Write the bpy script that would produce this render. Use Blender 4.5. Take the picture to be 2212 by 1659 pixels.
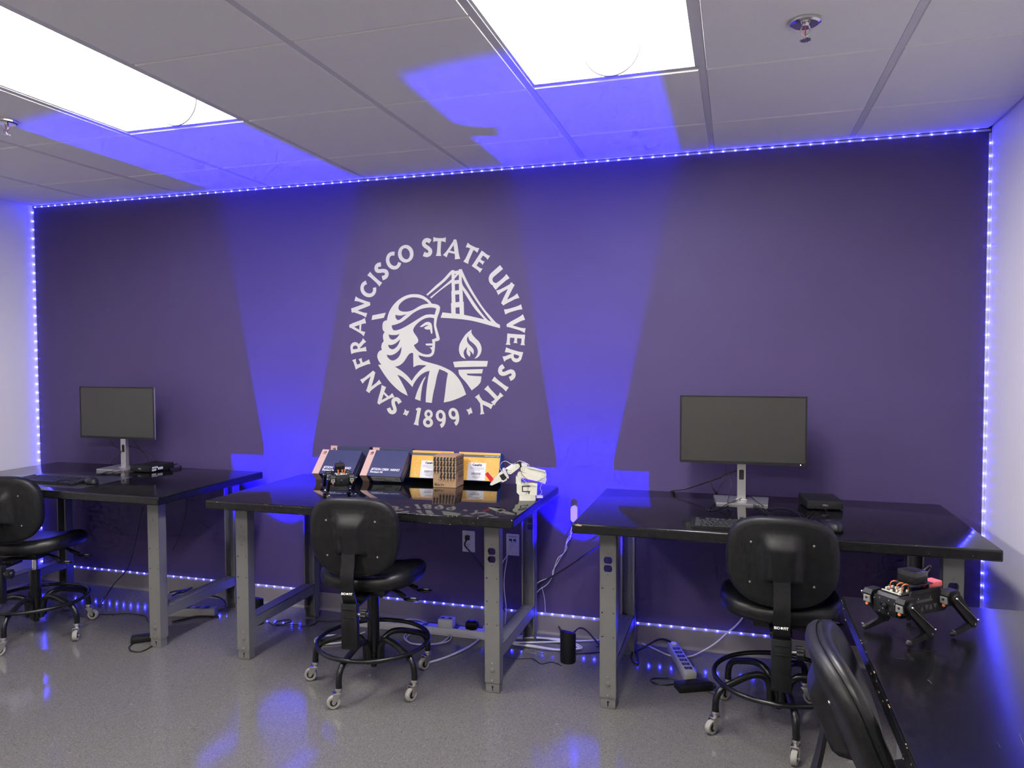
import bpy, bmesh, math, random
from mathutils import Vector, Matrix
random.seed(7)
for o in list(bpy.data.objects):
    bpy.data.objects.remove(o)
scene = bpy.context.scene
COL = scene.collection
PI = math.pi

# ---------------------------------------------------------------- camera
F_PX, YAW, PITCH, ROLL = 1594.92, 0.294311, -0.036598, 0.003603
CAM = Vector((4.32372, -3.67814, 1.43911))
H = 2.4223            # ceiling height
XR = 5.3713           # right wall (left wall at x = 0, purple wall at y = 0)
YF = -6.5             # wall behind the camera
RM = (Matrix.Rotation(YAW, 3, 'Z') @ Matrix.Rotation(PITCH, 3, 'X') @ Matrix.Rotation(ROLL, 3, 'Y'))
cam_d = bpy.data.cameras.new('camera')
cam_d.sensor_width = 36.0
cam_d.lens = F_PX / 2212 * 36.0
cam_d.clip_start = 0.05
cam = bpy.data.objects.new('camera', cam_d)
COL.objects.link(cam)
r_, f_, u_ = RM.col[0], RM.col[1], RM.col[2]
cam.matrix_world = Matrix(((r_.x, u_.x, -f_.x, CAM.x), (r_.y, u_.y, -f_.y, CAM.y), (r_.z, u_.z, -f_.z, CAM.z), (0, 0, 0, 1)))
scene.camera = cam

# ---------------------------------------------------------------- world, exposure
world = bpy.data.worlds.new('world')
scene.world = world
world.use_nodes = True
world.node_tree.nodes['Background'].inputs[0].default_value = (0.02, 0.02, 0.02, 1)
world.node_tree.nodes['Background'].inputs[1].default_value = 0.2
scene.view_settings.view_transform = 'Standard'
scene.view_settings.look = 'None'
scene.view_settings.exposure = 0.0
scene.view_settings.gamma = 1.0
scene.view_settings.use_curve_mapping = False
scene.cycles.use_denoising = True
scene.cycles.max_bounces = 5
scene.cycles.diffuse_bounces = 3
scene.cycles.glossy_bounces = 2
scene.cycles.use_adaptive_sampling = True
scene.cycles.adaptive_threshold = 0.05
scene.cycles.adaptive_min_samples = 12
scene.cycles.sample_clamp_indirect = 6.0
scene.cycles.caustics_reflective = False
scene.cycles.caustics_refractive = False
LIGHT_EMIT = 50.0      # troffer basket
LED_BLUE = 400.0
LED_CORE = 14.0
UPLIGHT_W = 520.0

# ---------------------------------------------------------------- pixel rays (authoring aid: where a pixel of the 2212x1659 photo meets a real plane)
def _dir(u, v):
    return RM @ Vector(((u - 1106) / F_PX, 1, (829.5 - v) / F_PX))
def onz(u, v, z):
    d = _dir(u, v); return CAM + d * ((z - CAM.z) / d.z)
def ony(u, v, y):
    d = _dir(u, v); return CAM + d * ((y - CAM.y) / d.y)

# ---------------------------------------------------------------- materials
def mat(name, color, rough=0.5, metal=0.0, spec=0.5, bump=None, var=None, emit=None, coat=0.0):
    m = bpy.data.materials.new(name); m.use_nodes = True
    nt = m.node_tree; b = nt.nodes['Principled BSDF']
    b.inputs['Base Color'].default_value = (*color, 1)
    b.inputs['Roughness'].default_value = rough
    b.inputs['Metallic'].default_value = metal
    b.inputs['Specular IOR Level'].default_value = spec
    b.inputs['Coat Weight'].default_value = coat
    b.inputs['Coat Roughness'].default_value = 0.05
    if emit:
        b.inputs['Emission Color'].default_value = (*emit[0], 1)
        b.inputs['Emission Strength'].default_value = emit[1]
    if bump or var:
        tc = nt.nodes.new('ShaderNodeTexCoord')
    if var:                                   # (scale, second colour, low, high)
        n = nt.nodes.new('ShaderNodeTexNoise'); n.inputs['Scale'].default_value = var[0]; n.inputs['Detail'].default_value = 1
        nt.links.new(tc.outputs['Object'], n.inputs['Vector'])
        r = nt.nodes.new('ShaderNodeValToRGB')
        r.color_ramp.elements[0].position = var[2]; r.color_ramp.elements[0].color = (*color, 1)
        r.color_ramp.elements[1].position = var[3]; r.color_ramp.elements[1].color = (*var[1], 1)
        nt.links.new(n.outputs['Fac'], r.inputs['Fac']); nt.links.new(r.outputs['Color'], b.inputs['Base Color'])
    if bump:                                  # (scale, strength, distance)
        n2 = nt.nodes.new('ShaderNodeTexNoise'); n2.inputs['Scale'].default_value = bump[0]; n2.inputs['Detail'].default_value = 0
        nt.links.new(tc.outputs['Object'], n2.inputs['Vector'])
        bp = nt.nodes.new('ShaderNodeBump'); bp.inputs['Strength'].default_value = bump[1]; bp.inputs['Distance'].default_value = bump[2]
        nt.links.new(n2.outputs['Fac'], bp.inputs['Height']); nt.links.new(bp.outputs['Normal'], b.inputs['Normal'])
    return m

M = {}
M['purple'] = mat('purple_paint', (0.078, 0.056, 0.150), 0.5, spec=0.25, var=(2.2, (0.082, 0.059, 0.16), 0.35, 0.65))
M['white_wall'] = mat('white_paint', (0.86, 0.83, 0.84), 0.55, spec=0.3, var=(3, (0.87, 0.84, 0.85), 0.3, 0.7))
M['tile'] = mat('ceiling_tile', (0.90, 0.88, 0.85), 0.95, spec=0.1, var=(300, (0.86, 0.84, 0.81), 0.45, 0.7))
M['grid'] = mat('grid_white_metal', (0.66, 0.65, 0.66), 0.6, spec=0.3, var=(30, (0.68, 0.67, 0.68), 0.3, 0.7))
M['plenum'] = mat('plenum_dark', (0.2, 0.2, 0.2), 0.9, var=(5, (0.22, 0.22, 0.22), 0.3, 0.7))
M['base_vinyl'] = mat('baseboard_vinyl', (0.27, 0.24, 0.23), 0.45, var=(12, (0.29, 0.26, 0.25), 0.3, 0.7))
M['steel'] = mat('grey_powder_coat', (0.165, 0.163, 0.157), 0.42, spec=0.45, bump=(600, 0.1, 0.001), var=(25, (0.173, 0.171, 0.165), 0.3, 0.7))
M['steel_dark'] = mat('dark_slot', (0.02, 0.02, 0.022), 0.7, var=(20, (0.025, 0.025, 0.03), 0.3, 0.7))
M['blk_plastic'] = mat('black_textured_plastic', (0.008, 0.008, 0.009), 0.45, spec=0.32, bump=(900, 0.15, 0.0006), var=(60, (0.011, 0.011, 0.012), 0.35, 0.65))
M['blk_vinyl'] = mat('black_vinyl', (0.007, 0.007, 0.008), 0.38, spec=0.4, bump=(500, 0.1, 0.0006), var=(60, (0.009, 0.009, 0.01), 0.35, 0.65))
M['blk_steel'] = mat('black_enamel_steel', (0.007, 0.007, 0.008), 0.28, spec=0.42, var=(60, (0.009, 0.009, 0.01), 0.35, 0.65))
M['blk_gloss'] = mat('black_gloss', (0.01, 0.01, 0.012), 0.15, var=(40, (0.013, 0.013, 0.015), 0.3, 0.7))
M['blk_matte'] = mat('black_matte', (0.010, 0.010, 0.011), 0.5, spec=0.35, var=(40, (0.012, 0.012, 0.013), 0.3, 0.7))
M['cable_blk'] = mat('black_cable', (0.012, 0.012, 0.014), 0.35, var=(40, (0.016, 0.016, 0.018), 0.3, 0.7))
M['cable_wht'] = mat('white_cable', (0.72, 0.70, 0.68), 0.4, var=(40, (0.75, 0.73, 0.71), 0.3, 0.7))
M['chrome'] = mat('chrome', (0.75, 0.74, 0.72), 0.18, 1.0, var=(50, (0.7, 0.69, 0.67), 0.3, 0.7))
M['zinc'] = mat('zinc_plate', (0.62, 0.60, 0.56), 0.3, 1.0, var=(50, (0.56, 0.54, 0.5), 0.3, 0.7))
M['rubber'] = mat('grey_rubber', (0.36, 0.345, 0.31), 0.65, var=(60, (0.31, 0.295, 0.265), 0.3, 0.7))
M['silver'] = mat('silver_plastic', (0.56, 0.55, 0.54), 0.32, 0.75, var=(60, (0.53, 0.52, 0.51), 0.3, 0.7))
M['white_pl'] = mat('white_plastic', (0.76, 0.75, 0.73), 0.4, var=(60, (0.73, 0.72, 0.70), 0.3, 0.7))
M['cream_pl'] = mat('cream_printed_plastic', (0.80, 0.78, 0.66), 0.45, bump=(700, 0.2, 0.0006), var=(60, (0.77, 0.75, 0.63), 0.3, 0.7))
M['lens_grey'] = mat('grey_print', (0.45, 0.45, 0.45), 0.5, var=(60, (0.42, 0.42, 0.42), 0.3, 0.7))
M['white_print'] = mat('white_print', (0.86, 0.85, 0.84), 0.6, var=(60, (0.84, 0.83, 0.82), 0.3, 0.7))
M['vinyl_decal'] = mat('white_vinyl_decal', (0.71, 0.70, 0.62), 0.5, var=(8, (0.69, 0.68, 0.60), 0.3, 0.7))
M['screen'] = mat('screen_glass', (0.035, 0.034, 0.030), 0.36, spec=0.55, var=(6, (0.037, 0.036, 0.032), 0.3, 0.7))
M['red'] = mat('red_plastic', (0.62, 0.02, 0.025), 0.4, var=(60, (0.58, 0.02, 0.025), 0.3, 0.7))
M['navy_box'] = mat('navy_carton', (0.026, 0.030, 0.082), 0.5, var=(40, (0.030, 0.034, 0.09), 0.3, 0.7))
M['peach_box'] = mat('peach_carton', (0.66, 0.43, 0.34), 0.6, var=(40, (0.63, 0.41, 0.325), 0.3, 0.7))
M['label_paper'] = mat('label_paper', (0.62, 0.62, 0.58), 0.5, var=(40, (0.6, 0.6, 0.56), 0.3, 0.7))
M['yellow_box'] = mat('yellow_carton', (0.78, 0.40, 0.04), 0.45, var=(9, (0.86, 0.52, 0.10), 0.4, 0.75))
M['blue_box'] = mat('blue_carton', (0.02, 0.10, 0.36), 0.45, var=(20, (0.025, 0.11, 0.38), 0.3, 0.7))
M['grey_print'] = mat('charcoal_print', (0.06, 0.06, 0.065), 0.5, var=(30, (0.066, 0.066, 0.07), 0.3, 0.7))
M['kraft'] = mat('kraft_carton', (0.46, 0.29, 0.16), 0.75, bump=(300, 0.1, 0.001), var=(70, (0.42, 0.26, 0.145), 0.35, 0.7))
M['ink'] = mat('black_ink', (0.012, 0.012, 0.014), 0.6, var=(30, (0.016, 0.016, 0.018), 0.3, 0.7))
M['chip'] = mat('chipped_wood', (0.55, 0.40, 0.26), 0.8, var=(200, (0.42, 0.29, 0.18), 0.3, 0.7))
M['orange_wire'] = mat('orange_wire', (0.72, 0.20, 0.07), 0.45, var=(60, (0.66, 0.18, 0.06), 0.3, 0.7))
M['pink_wrap'] = mat('pink_battery_wrap', (0.85, 0.16, 0.16), 0.45, var=(60, (0.80, 0.14, 0.14), 0.3, 0.7))
M['blue_cap'] = mat('blue_component', (0.02, 0.12, 0.35), 0.4, var=(60, (0.02, 0.11, 0.32), 0.3, 0.7))
M['strip_tape'] = mat('strip_tape', (0.72, 0.72, 0.74), 0.4, var=(80, (0.66, 0.66, 0.70), 0.35, 0.65))
M['servo'] = mat('servo_grey', (0.30, 0.30, 0.29), 0.35, 0.3, var=(60, (0.27, 0.27, 0.26), 0.3, 0.7))
M['power_grey'] = mat('power_strip_grey', (0.40, 0.39, 0.35), 0.45, var=(40, (0.38, 0.37, 0.33), 0.3, 0.7))
M['outlet'] = mat('outlet_plate', (0.74, 0.72, 0.70), 0.35, var=(40, (0.72, 0.70, 0.68), 0.3, 0.7))
M['jack_blue'] = mat('jack_blue', (0.015, 0.05, 0.13), 0.5, var=(40, (0.018, 0.055, 0.14), 0.3, 0.7))
M['mat_sheet'] = mat('dark_glossy_sheet', (0.05, 0.05, 0.06), 0.22, var=(20, (0.055, 0.055, 0.066), 0.3, 0.7))
M['reflector'] = mat('white_reflector', (0.92, 0.91, 0.86), 0.6, spec=0.2, var=(10, (0.93, 0.92, 0.87), 0.3, 0.7))
M['basket'] = mat('lit_diffuser', (0.9, 0.9, 0.88), 0.6, emit=((1.0, 0.975, 0.92), LIGHT_EMIT))
M['led_pkg'] = mat('led_blue', (0.3, 0.3, 0.6), 0.4, emit=((0.0, 0.0, 1.0), LED_BLUE))
M['led_core'] = mat('led_core', (0.8, 0.8, 0.9), 0.4, emit=((0.75, 0.75, 1.0), LED_CORE))
M['lamp_lens'] = mat('uplight_lens', (0.2, 0.2, 0.5), 0.3, emit=((0.03, 0.0, 1.0), 20.0))
M['led_core'].cycles.emission_sampling = 'NONE'
M['lamp_lens'].cycles.emission_sampling = 'NONE'
M['power_led'] = mat('power_led_white', (0.8, 0.8, 0.8), 0.4, emit=((1, 1, 1), 3.0))

def floor_material():
    m = bpy.data.materials.new('speckled_vinyl_floor'); m.use_nodes = True
    nt = m.node_tree; b = nt.nodes['Principled BSDF']
    tc = nt.nodes.new('ShaderNodeTexCoord')
    v = nt.nodes.new('ShaderNodeTexVoronoi'); v.inputs['Scale'].default_value = 330
    nt.links.new(tc.outputs['Object'], v.inputs['Vector'])
    r = nt.nodes.new('ShaderNodeValToRGB'); r.color_ramp.interpolation = 'CONSTANT'
    e = r.color_ramp.elements
    e[0].position = 0; e[0].color = (0.088, 0.082, 0.08, 1)
    e[1].position = 0.16; e[1].color = (0.135, 0.128, 0.124, 1)
    for p_, c_ in ((0.62, (0.165, 0.155, 0.148)), (0.86, (0.215, 0.203, 0.192)), (0.985, (0.48, 0.46, 0.43))):
        x = e.new(p_); x.color = (*c_, 1)
    nt.links.new(v.outputs['Color'], r.inputs['Fac'])
    n = nt.nodes.new('ShaderNodeTexNoise'); n.inputs['Scale'].default_value = 1.3; n.inputs['Detail'].default_value = 5
    nt.links.new(tc.outputs['Object'], n.inputs['Vector'])
    mp = nt.nodes.new('ShaderNodeMapRange'); mp.inputs['To Min'].default_value = 0.06; mp.inputs['To Max'].default_value = 0.14
    nt.links.new(n.outputs['Fac'], mp.inputs['Value']); nt.links.new(mp.outputs['Result'], b.inputs['Roughness'])
    n3 = nt.nodes.new('ShaderNodeTexNoise'); n3.inputs['Scale'].default_value = 14
    nt.links.new(tc.outputs['Object'], n3.inputs['Vector'])
    bp = nt.nodes.new('ShaderNodeBump'); bp.inputs['Strength'].default_value = 0.035; bp.inputs['Distance'].default_value = 0.01
    nt.links.new(n3.outputs['Fac'], bp.inputs['Height']); nt.links.new(bp.outputs['Normal'], b.inputs['Normal'])
    nt.links.new(r.outputs['Color'], b.inputs['Base Color'])
    b.inputs['Specular IOR Level'].default_value = 0.42
    return m
M['floor'] = floor_material()

def bench_material(name, r0, r1):
    """black laminate: dust specks, gloss that varies with wear"""
    m = bpy.data.materials.new(name); m.use_nodes = True
    nt = m.node_tree; b = nt.nodes['Principled BSDF']
    tc = nt.nodes.new('ShaderNodeTexCoord')
    n = nt.nodes.new('ShaderNodeTexNoise'); n.inputs['Scale'].default_value = 5; n.inputs['Detail'].default_value = 6
    nt.links.new(tc.outputs['Object'], n.inputs['Vector'])
    mp = nt.nodes.new('ShaderNodeMapRange'); mp.inputs['To Min'].default_value = r0; mp.inputs['To Max'].default_value = r1
    nt.links.new(n.outputs['Fac'], mp.inputs['Value']); nt.links.new(mp.outputs['Result'], b.inputs['Roughness'])
    v = nt.nodes.new('ShaderNodeTexVoronoi'); v.inputs['Scale'].default_value = 22
    nt.links.new(tc.outputs['Object'], v.inputs['Vector'])
    lt = nt.nodes.new('ShaderNodeMath'); lt.operation = 'LESS_THAN'; lt.inputs[1].default_value = 0.035
    nt.links.new(v.outputs['Distance'], lt.inputs[0])
    mix = nt.nodes.new('ShaderNodeMix'); mix.data_type = 'RGBA'
    mix.inputs['A'].default_value = (0.006, 0.006, 0.0065, 1); mix.inputs['B'].default_value = (0.035, 0.032, 0.031, 1)
    nt.links.new(lt.outputs[0], mix.inputs['Factor']); nt.links.new(mix.outputs['Result'], b.inputs['Base Color'])
    b.inputs['Specular IOR Level'].default_value = 0.5
    return m
M['bench_gloss'] = bench_material('black_laminate_gloss', 0.035, 0.075)
M['bench_mid'] = bench_material('black_laminate', 0.06, 0.14)
M['bench_worn'] = bench_material('black_laminate_worn', 0.17, 0.24)
M['scratch'] = mat('scuff_grey', (0.07, 0.067, 0.066), 0.5, var=(60, (0.035, 0.034, 0.034), 0.35, 0.65))
M['bench_edge'] = mat('black_edge_band', (0.007, 0.007, 0.008), 0.35, spec=0.35, bump=(120, 0.1, 0.0005), var=(45, (0.014, 0.013, 0.013), 0.5, 0.75))

# ---------------------------------------------------------------- mesh helpers
def smooth_poly(pts, closed=True, sub=4, ang=48):
    P = [Vector((p[0], p[1], 0)) for p in pts]; n = len(P); out = []
    def corner(i):
        a = P[i] - P[i - 1]; b = P[(i + 1) % n] - P[i]
        if a.length < 1e-9 or b.length < 1e-9: return True
        return a.angle(b) > math.radians(ang)
    for i in range(n):
        p1, p2 = P[i], P[(i + 1) % n]; d = p2 - p1
        t1 = d if corner(i) else (p2 - P[i - 1]).normalized() * d.length
        t2 = d if corner((i + 1) % n) else (P[(i + 2) % n] - p1).normalized() * d.length
        for s in range(sub):
            t = s / sub; h1 = 2*t**3 - 3*t*t + 1; h2 = t**3 - 2*t*t + t; h3 = -2*t**3 + 3*t*t; h4 = t**3 - t*t
            q = p1*h1 + t1*h2 + p2*h3 + t2*h4
            out.append((q.x, q.y))
    return out

def spline3(pts, sub=6, closed=False):
    P = [Vector(p) for p in pts]; n = len(P); out = []
    rng = range(n) if closed else range(n - 1)
    for i in rng:
        p0 = P[(i - 1) % n] if closed or i > 0 else P[i]
        p1 = P[i]; p2 = P[(i + 1) % n]
        p3 = P[(i + 2) % n] if closed or i + 2 < n else P[i + 1]
        for s in range(sub):
            t = s / sub
            out.append(0.5 * ((2*p1) + (p2 - p0)*t + (2*p0 - 5*p1 + 4*p2 - p3)*t*t + (3*p1 - p0 - 3*p2 + p3)*t**3))
    if not closed: out.append(P[-1])
    return out

def curve_plate(polys, depth):
    """filled 2-D outlines (holes by nesting), extruded: mesh data in the XY plane, centred on z = 0"""
    cu = bpy.data.curves.new('tmp', 'CURVE'); cu.dimensions = '2D'; cu.fill_mode = 'BOTH'; cu.extrude = depth / 2
    for pl in polys:
        s = cu.splines.new('POLY'); s.points.add(len(pl) - 1); s.use_cyclic_u = True
        for i, q in enumerate(pl): s.points[i].co = (q[0], q[1], 0, 1)
    ob = bpy.data.objects.new('tmp', cu)
    me = bpy.data.meshes.new_from_object(ob)
    bpy.data.objects.remove(ob); bpy.data.curves.remove(cu)
    return me

class MB:
    def __init__(self):
        self.bm = bmesh.new(); self.mi = 0
    def _xf(self, verts, Mx):
        if Mx is not None:
            bmesh.ops.transform(self.bm, matrix=Mx, verts=verts)
    def mesh(self, me, Mx=None):
        n0 = len(self.bm.verts); nf = len(self.bm.faces)
        self.bm.from_mesh(me); self.bm.verts.ensure_lookup_table(); self.bm.faces.ensure_lookup_table()
        self._xf(self.bm.verts[n0:], Mx)
        for f in self.bm.faces[nf:]: f.material_index = self.mi
        return self
    def box(self, c, s, bev=0.0, Mx=None, seg=2):
        r = bmesh.ops.create_cube(self.bm, size=1.0)
        vs = r['verts']
        bmesh.ops.scale(self.bm, vec=s, verts=vs); bmesh.ops.translate(self.bm, vec=c, verts=vs)
        fs = set(f for v in vs for f in v.link_faces)
        for f in fs: f.material_index = self.mi
        if bev > 0:
            es = list(set(e for v in vs for e in v.link_edges))
            rr = bmesh.ops.bevel(self.bm, geom=es, offset=bev, segments=seg, affect='EDGES', profile=0.5)
            vs = list(set(v for f in rr['faces'] for v in f.verts) | set(v for v in vs if v.is_valid))
            for v in vs:
                for f in v.link_faces: f.material_index = self.mi
        self._xf(vs, Mx)
        return self
    def cyl(self, p0, p1, r, r2=None, n=16, caps=True, Mx=None):
        p0 = Vector(p0); p1 = Vector(p1); d = p1 - p0
        q = d.to_track_quat('Z', 'Y').to_matrix().to_4x4()
        T = Matrix.Translation((p0 + p1) / 2) @ q
        if Mx is not None: T = Mx @ T
        nf = len(self.bm.faces)
        bmesh.ops.create_cone(self.bm, cap_ends=caps, segments=n, radius1=r, radius2=r if r2 is None else r2, depth=d.length, matrix=T)
        self.bm.faces.ensure_lookup_table()
        for f in self.bm.faces[nf:]: f.material_index = self.mi
        return self
    def sphere(self, c, r, sc=(1, 1, 1), n=12, Mx=None):
        T = Matrix.Translation(c) @ Matrix.Diagonal((*sc, 1))
        if Mx is not None: T = Mx @ T
        nf = len(self.bm.faces)
        bmesh.ops.create_uvsphere(self.bm, u_segments=n, v_segments=max(6, n // 2), radius=r, matrix=T)
        self.bm.faces.ensure_lookup_table()
        for f in self.bm.faces[nf:]: f.material_index = self.mi
        return self
    def rings(self, rings, cap=True, closed_v=False):
        bm = self.bm; R = [[bm.verts.new(p) for p in r] for r in rings]; n = len(R[0])
        m = len(R)
        for i in range(m if closed_v else m - 1):
            a, b = R[i], R[(i + 1) % m]
            for k in range(n):
                f = bm.faces.new((a[k], a[(k + 1) % n], b[(k + 1) % n], b[k])); f.material_index = self.mi
        if cap and not closed_v:
            for r, flip in ((R[0], True), (R[-1], False)):
                try:
                    f = bm.faces.new(list(reversed(r)) if flip else r); f.material_index = self.mi
                except ValueError: pass
        return self
    def tube(self, pts, r, n=8, closed=False, sub=5, raw=False):
        P = [Vector(p) for p in pts] if raw else spline3(pts, sub, closed)
        m = len(P); rings = []; up = None
        for i in range(m):
            a = P[i - 1] if (closed or i > 0) else P[i]
            b = P[(i + 1) % m] if (closed or i < m - 1) else P[i]
            t = (b - a)
            t = t.normalized() if t.length > 1e-9 else Vector((0, 0, 1))
            if up is None:
                up = t.orthogonal().normalized()
            up = (up - t * up.dot(t))
            up = up.normalized() if up.length > 1e-6 else t.orthogonal().normalized()
            s = t.cross(up)
            rr = r[min(i * len(r) // m, len(r) - 1)] if isinstance(r, (list, tuple)) else r
            rings.append([P[i] + (up * math.cos(2*PI*k/n) + s * math.sin(2*PI*k/n)) * rr for k in range(n)])
        return self.rings(rings, True, closed)
    def lathe(self, prof, n=24, Mx=None):
        rings = []
        for r, z in prof:
            ring = [Vector((max(r, 1e-5) * math.cos(2*PI*k/n), max(r, 1e-5) * math.sin(2*PI*k/n), z)) for k in range(n)]
            if Mx is not None: ring = [Mx @ p for p in ring]
            rings.append(ring)
        return self.rings(rings)
    def prism(self, poly, depth, Mx=None):
        """2-D outline (x, y), extruded 0..depth along local z"""
        nf = len(self.bm.faces)
        a = [self.bm.verts.new((p[0], p[1], 0)) for p in poly]; b = [self.bm.verts.new((p[0], p[1], depth)) for p in poly]
        n = len(poly)
        f1 = self.bm.faces.new(list(reversed(a))); f2 = self.bm.faces.new(b)
        for i in range(n): self.bm.faces.new((a[i], a[(i+1) % n], b[(i+1) % n], b[i]))
        bmesh.ops.triangulate(self.bm, faces=[f1, f2])
        self._xf(a + b, Mx)
        self.bm.faces.ensure_lookup_table()
        for f in self.bm.faces[nf:]: f.material_index = self.mi
        return self
    def data(self, name, mats, smooth=40):
        bmesh.ops.recalc_face_normals(self.bm, faces=self.bm.faces[:])
        me = bpy.data.meshes.new(name); self.bm.to_mesh(me); self.bm.free()
        for m in (mats if isinstance(mats, (list, tuple)) else [mats]): me.materials.append(m)
        if smooth:
            for p in me.polygons: p.use_smooth = True
            me.set_sharp_from_angle(angle=math.radians(smooth))
        return me
    def build(self, name, mats, parent=None, smooth=40, Mx=None):
        return link(name, self.data(name, mats, smooth), parent, Mx)

def link(name, me, parent=None, Mx=None):
    o = bpy.data.objects.new(name, me); COL.objects.link(o)
    if parent is not None: o.parent = parent
    if Mx is not None: o.matrix_local = Mx
    return o
def tag(o, label=None, cat=None, group=None, kind=None):
    if label: o['label'] = label
    if cat: o['category'] = cat
    if group: o['group'] = group
    if kind: o['kind'] = kind
    return o
def thing(name, label, cat, loc=(0, 0, 0), rz=0.0, group=None):
    o = bpy.data.objects.new(name, None); COL.objects.link(o)
    o.empty_display_size = 0.05
    o.location = loc; o.rotation_euler = (0, 0, rz)
    return tag(o, label, cat, group)
def RZ(a): return Matrix.Rotation(a, 4, 'Z')
def RX(a): return Matrix.Rotation(a, 4, 'X')
def RY(a): return Matrix.Rotation(a, 4, 'Y')
def TR(*v): return Matrix.Translation(v)
XZ = RX(PI / 2)      # turns XY outlines (x, y) into (x, z); the plate's +z then faces -y

def text_mesh(s, size, depth=0.0003, align='LEFT', shear=0.0, offset=0.0):
    cu = bpy.data.curves.new('tmp', 'FONT'); cu.body = s; cu.size = size; cu.extrude = depth; cu.align_x = align; cu.shear = shear; cu.offset = offset
    cu.resolution_u = 3
    ob = bpy.data.objects.new('tmp', cu)
    me = bpy.data.meshes.new_from_object(ob)
    bpy.data.objects.remove(ob); bpy.data.curves.remove(cu)
    return me
def text(name, s, size, m, parent, Mx, depth=0.0003, align='LEFT', shear=0.0, offset=0.0, sx=1.0):
    me = text_mesh(s, size, depth, align, shear, offset); me.name = name
    me.materials.clear(); me.materials.append(m)
    return link(name, me, parent, Mx @ Matrix.Diagonal((sx, 1, 1, 1)))

# ================================================================ the room
def slab(name, c, s, m, parent=None):
    o = MB().box(c, s).build(name, m, parent, smooth=0)
    if parent is None: tag(o, kind='structure')
    return o
tag(slab('floor', (XR/2, YF/2, -0.05), (XR + 0.4, -YF + 0.4, 0.1), M['floor']), 'grey speckled polished vinyl floor', 'floor')
tag(slab('wall_back', (XR/2, 0.06, H/2 + 0.1), (XR + 0.4, 0.12, H + 0.2), M['purple']), 'dark purple painted accent wall behind the benches', 'wall')
tag(slab('wall_left', (-0.06, YF/2, H/2 + 0.1), (0.12, -YF, H + 0.2), M['white_wall']), 'white painted side wall at the left', 'wall')
tag(slab('wall_right', (XR + 0.06, YF/2, H/2 + 0.1), (0.12, -YF, H + 0.2), M['white_wall']), 'white painted side wall at the right', 'wall')
tag(slab('wall_front', (XR/2, YF - 0.06, H/2 + 0.1), (XR + 0.4, 0.12, H + 0.2), M['white_wall']), 'white painted wall opposite the purple wall', 'wall')
def baseboard(name, lab, a, b, n):
    a = Vector(a); b = Vector(b); d = (b - a).normalized(); n = Vector(n)
    prof = [(0.0, 0.0), (0.012, 0.0), (0.010, 0.006), (0.0055, 0.012), (0.004, 0.02), (0.004, 0.097), (0.002, 0.1), (0.0, 0.1)]
    mb = MB(); mb.rings([[p + n * q[0] + Vector((0, 0, q[1])) for q in prof] for p in (a, b)])
    tag(mb.build(name, M['base_vinyl'], None, smooth=0), lab, 'baseboard', kind='structure')
baseboard('baseboard_back', 'grey vinyl cove base along the purple wall', (0, 0, 0), (XR, 0, 0), (0, -1, 0))
baseboard('baseboard_left', 'grey vinyl cove base along the left white wall', (0, -0.012, 0), (0, YF, 0), (1, 0, 0))
baseboard('baseboard_right', 'grey vinyl cove base along the right white wall', (XR, -0.012, 0), (XR, YF, 0), (-1, 0, 0))

# ceiling: grid of bars with drop-edge tiles, two rows of recessed lights
T = 0.6096
BX = [4.8168 - k * T for k in range(8)]                       # bars running towards the purple wall
BX = sorted(BX)
CY = [-0.4348 - j * 0.6077 for j in range(10)]                # cross lines
ceiling = tag(slab('ceiling', (XR/2, YF/2, H + 0.24), (XR + 0.2, -YF + 0.2, 0.06), M['plenum']), 'suspended ceiling of white square tiles in a metal grid', 'ceiling')
xe = [0.0] + BX + [XR]; ye = [0.0] + CY + [YF]
LIGHT_CELLS = [(BX[5], BX[6]), (BX[2], BX[3])]                 # right and left fixture columns
LIGHT_ROWS = [(CY[1], CY[3]), (CY[5], CY[7])]
tile_cache = {}
for i in range(len(xe) - 1):
    for j in range(len(ye) - 1):
        x0, x1, y1, y0 = xe[i], xe[i+1], ye[j], ye[j+1]
        cx, cy = (x0 + x1)/2, (y0 + y1)/2
        if any(a < cx < b for a, b in LIGHT_CELLS) and any(b < cy < a for a, b in LIGHT_ROWS): continue
        gx, gy = 0.0125, 0.0045
        w, d = round(x1 - x0 - 2*gx, 4), round(y1 - y0 - 2*gy, 4)
        if w < 0.03 or d < 0.03: continue
        if (w, d) not in tile_cache:
            b = 0.006; mb = MB()
            R = lambda sx, sy, z: [Vector((-sx/2, -sy/2, z)), Vector((sx/2, -sy/2, z)), Vector((sx/2, sy/2, z)), Vector((-sx/2, sy/2, z))]
            mb.rings([R(w + 0.018, d + 0.006, 0.018), R(w + 0.018, d + 0.006, 0.004), R(w, d, 0.003), R(w, d, -0.002), R(w - b, d - b, -0.006)])
            tile_cache[(w, d)] = mb.data('ceiling_tile', M['tile'], 0)
        o = link('ceiling_tile', tile_cache[(w, d)], ceiling); o.location = (cx, cy, H)
bar = MB().box((0, YF/2, 0.009), (0.0245, -YF, 0.012)).data('grid_bar', M['grid'], 0)
for x in BX:
    o = link('grid_bar', bar, ceiling); o.location = (x, 0, H - 0.0065)
cb = {}
for j, y in enumerate(CY):
    for i in range(len(xe) - 1):
        if any(a < (xe[i] + xe[i+1])/2 < b for a, b in LIGHT_CELLS) and j in (2, 6): continue
        L = round(xe[i+1] - xe[i], 4)
        if L not in cb: cb[L] = MB().box((L/2, 0, 0.010), (L - 0.024, 0.0245, 0.010)).data('cross_bar', M['grid'], 0)
        o = link('cross_bar', cb[L], ceiling); o.location = (xe[i], y, H - 0.006)
def trim(name, lab, c, s):
    tag(slab(name, c, s, M['grid']), lab, 'trim')
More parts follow.
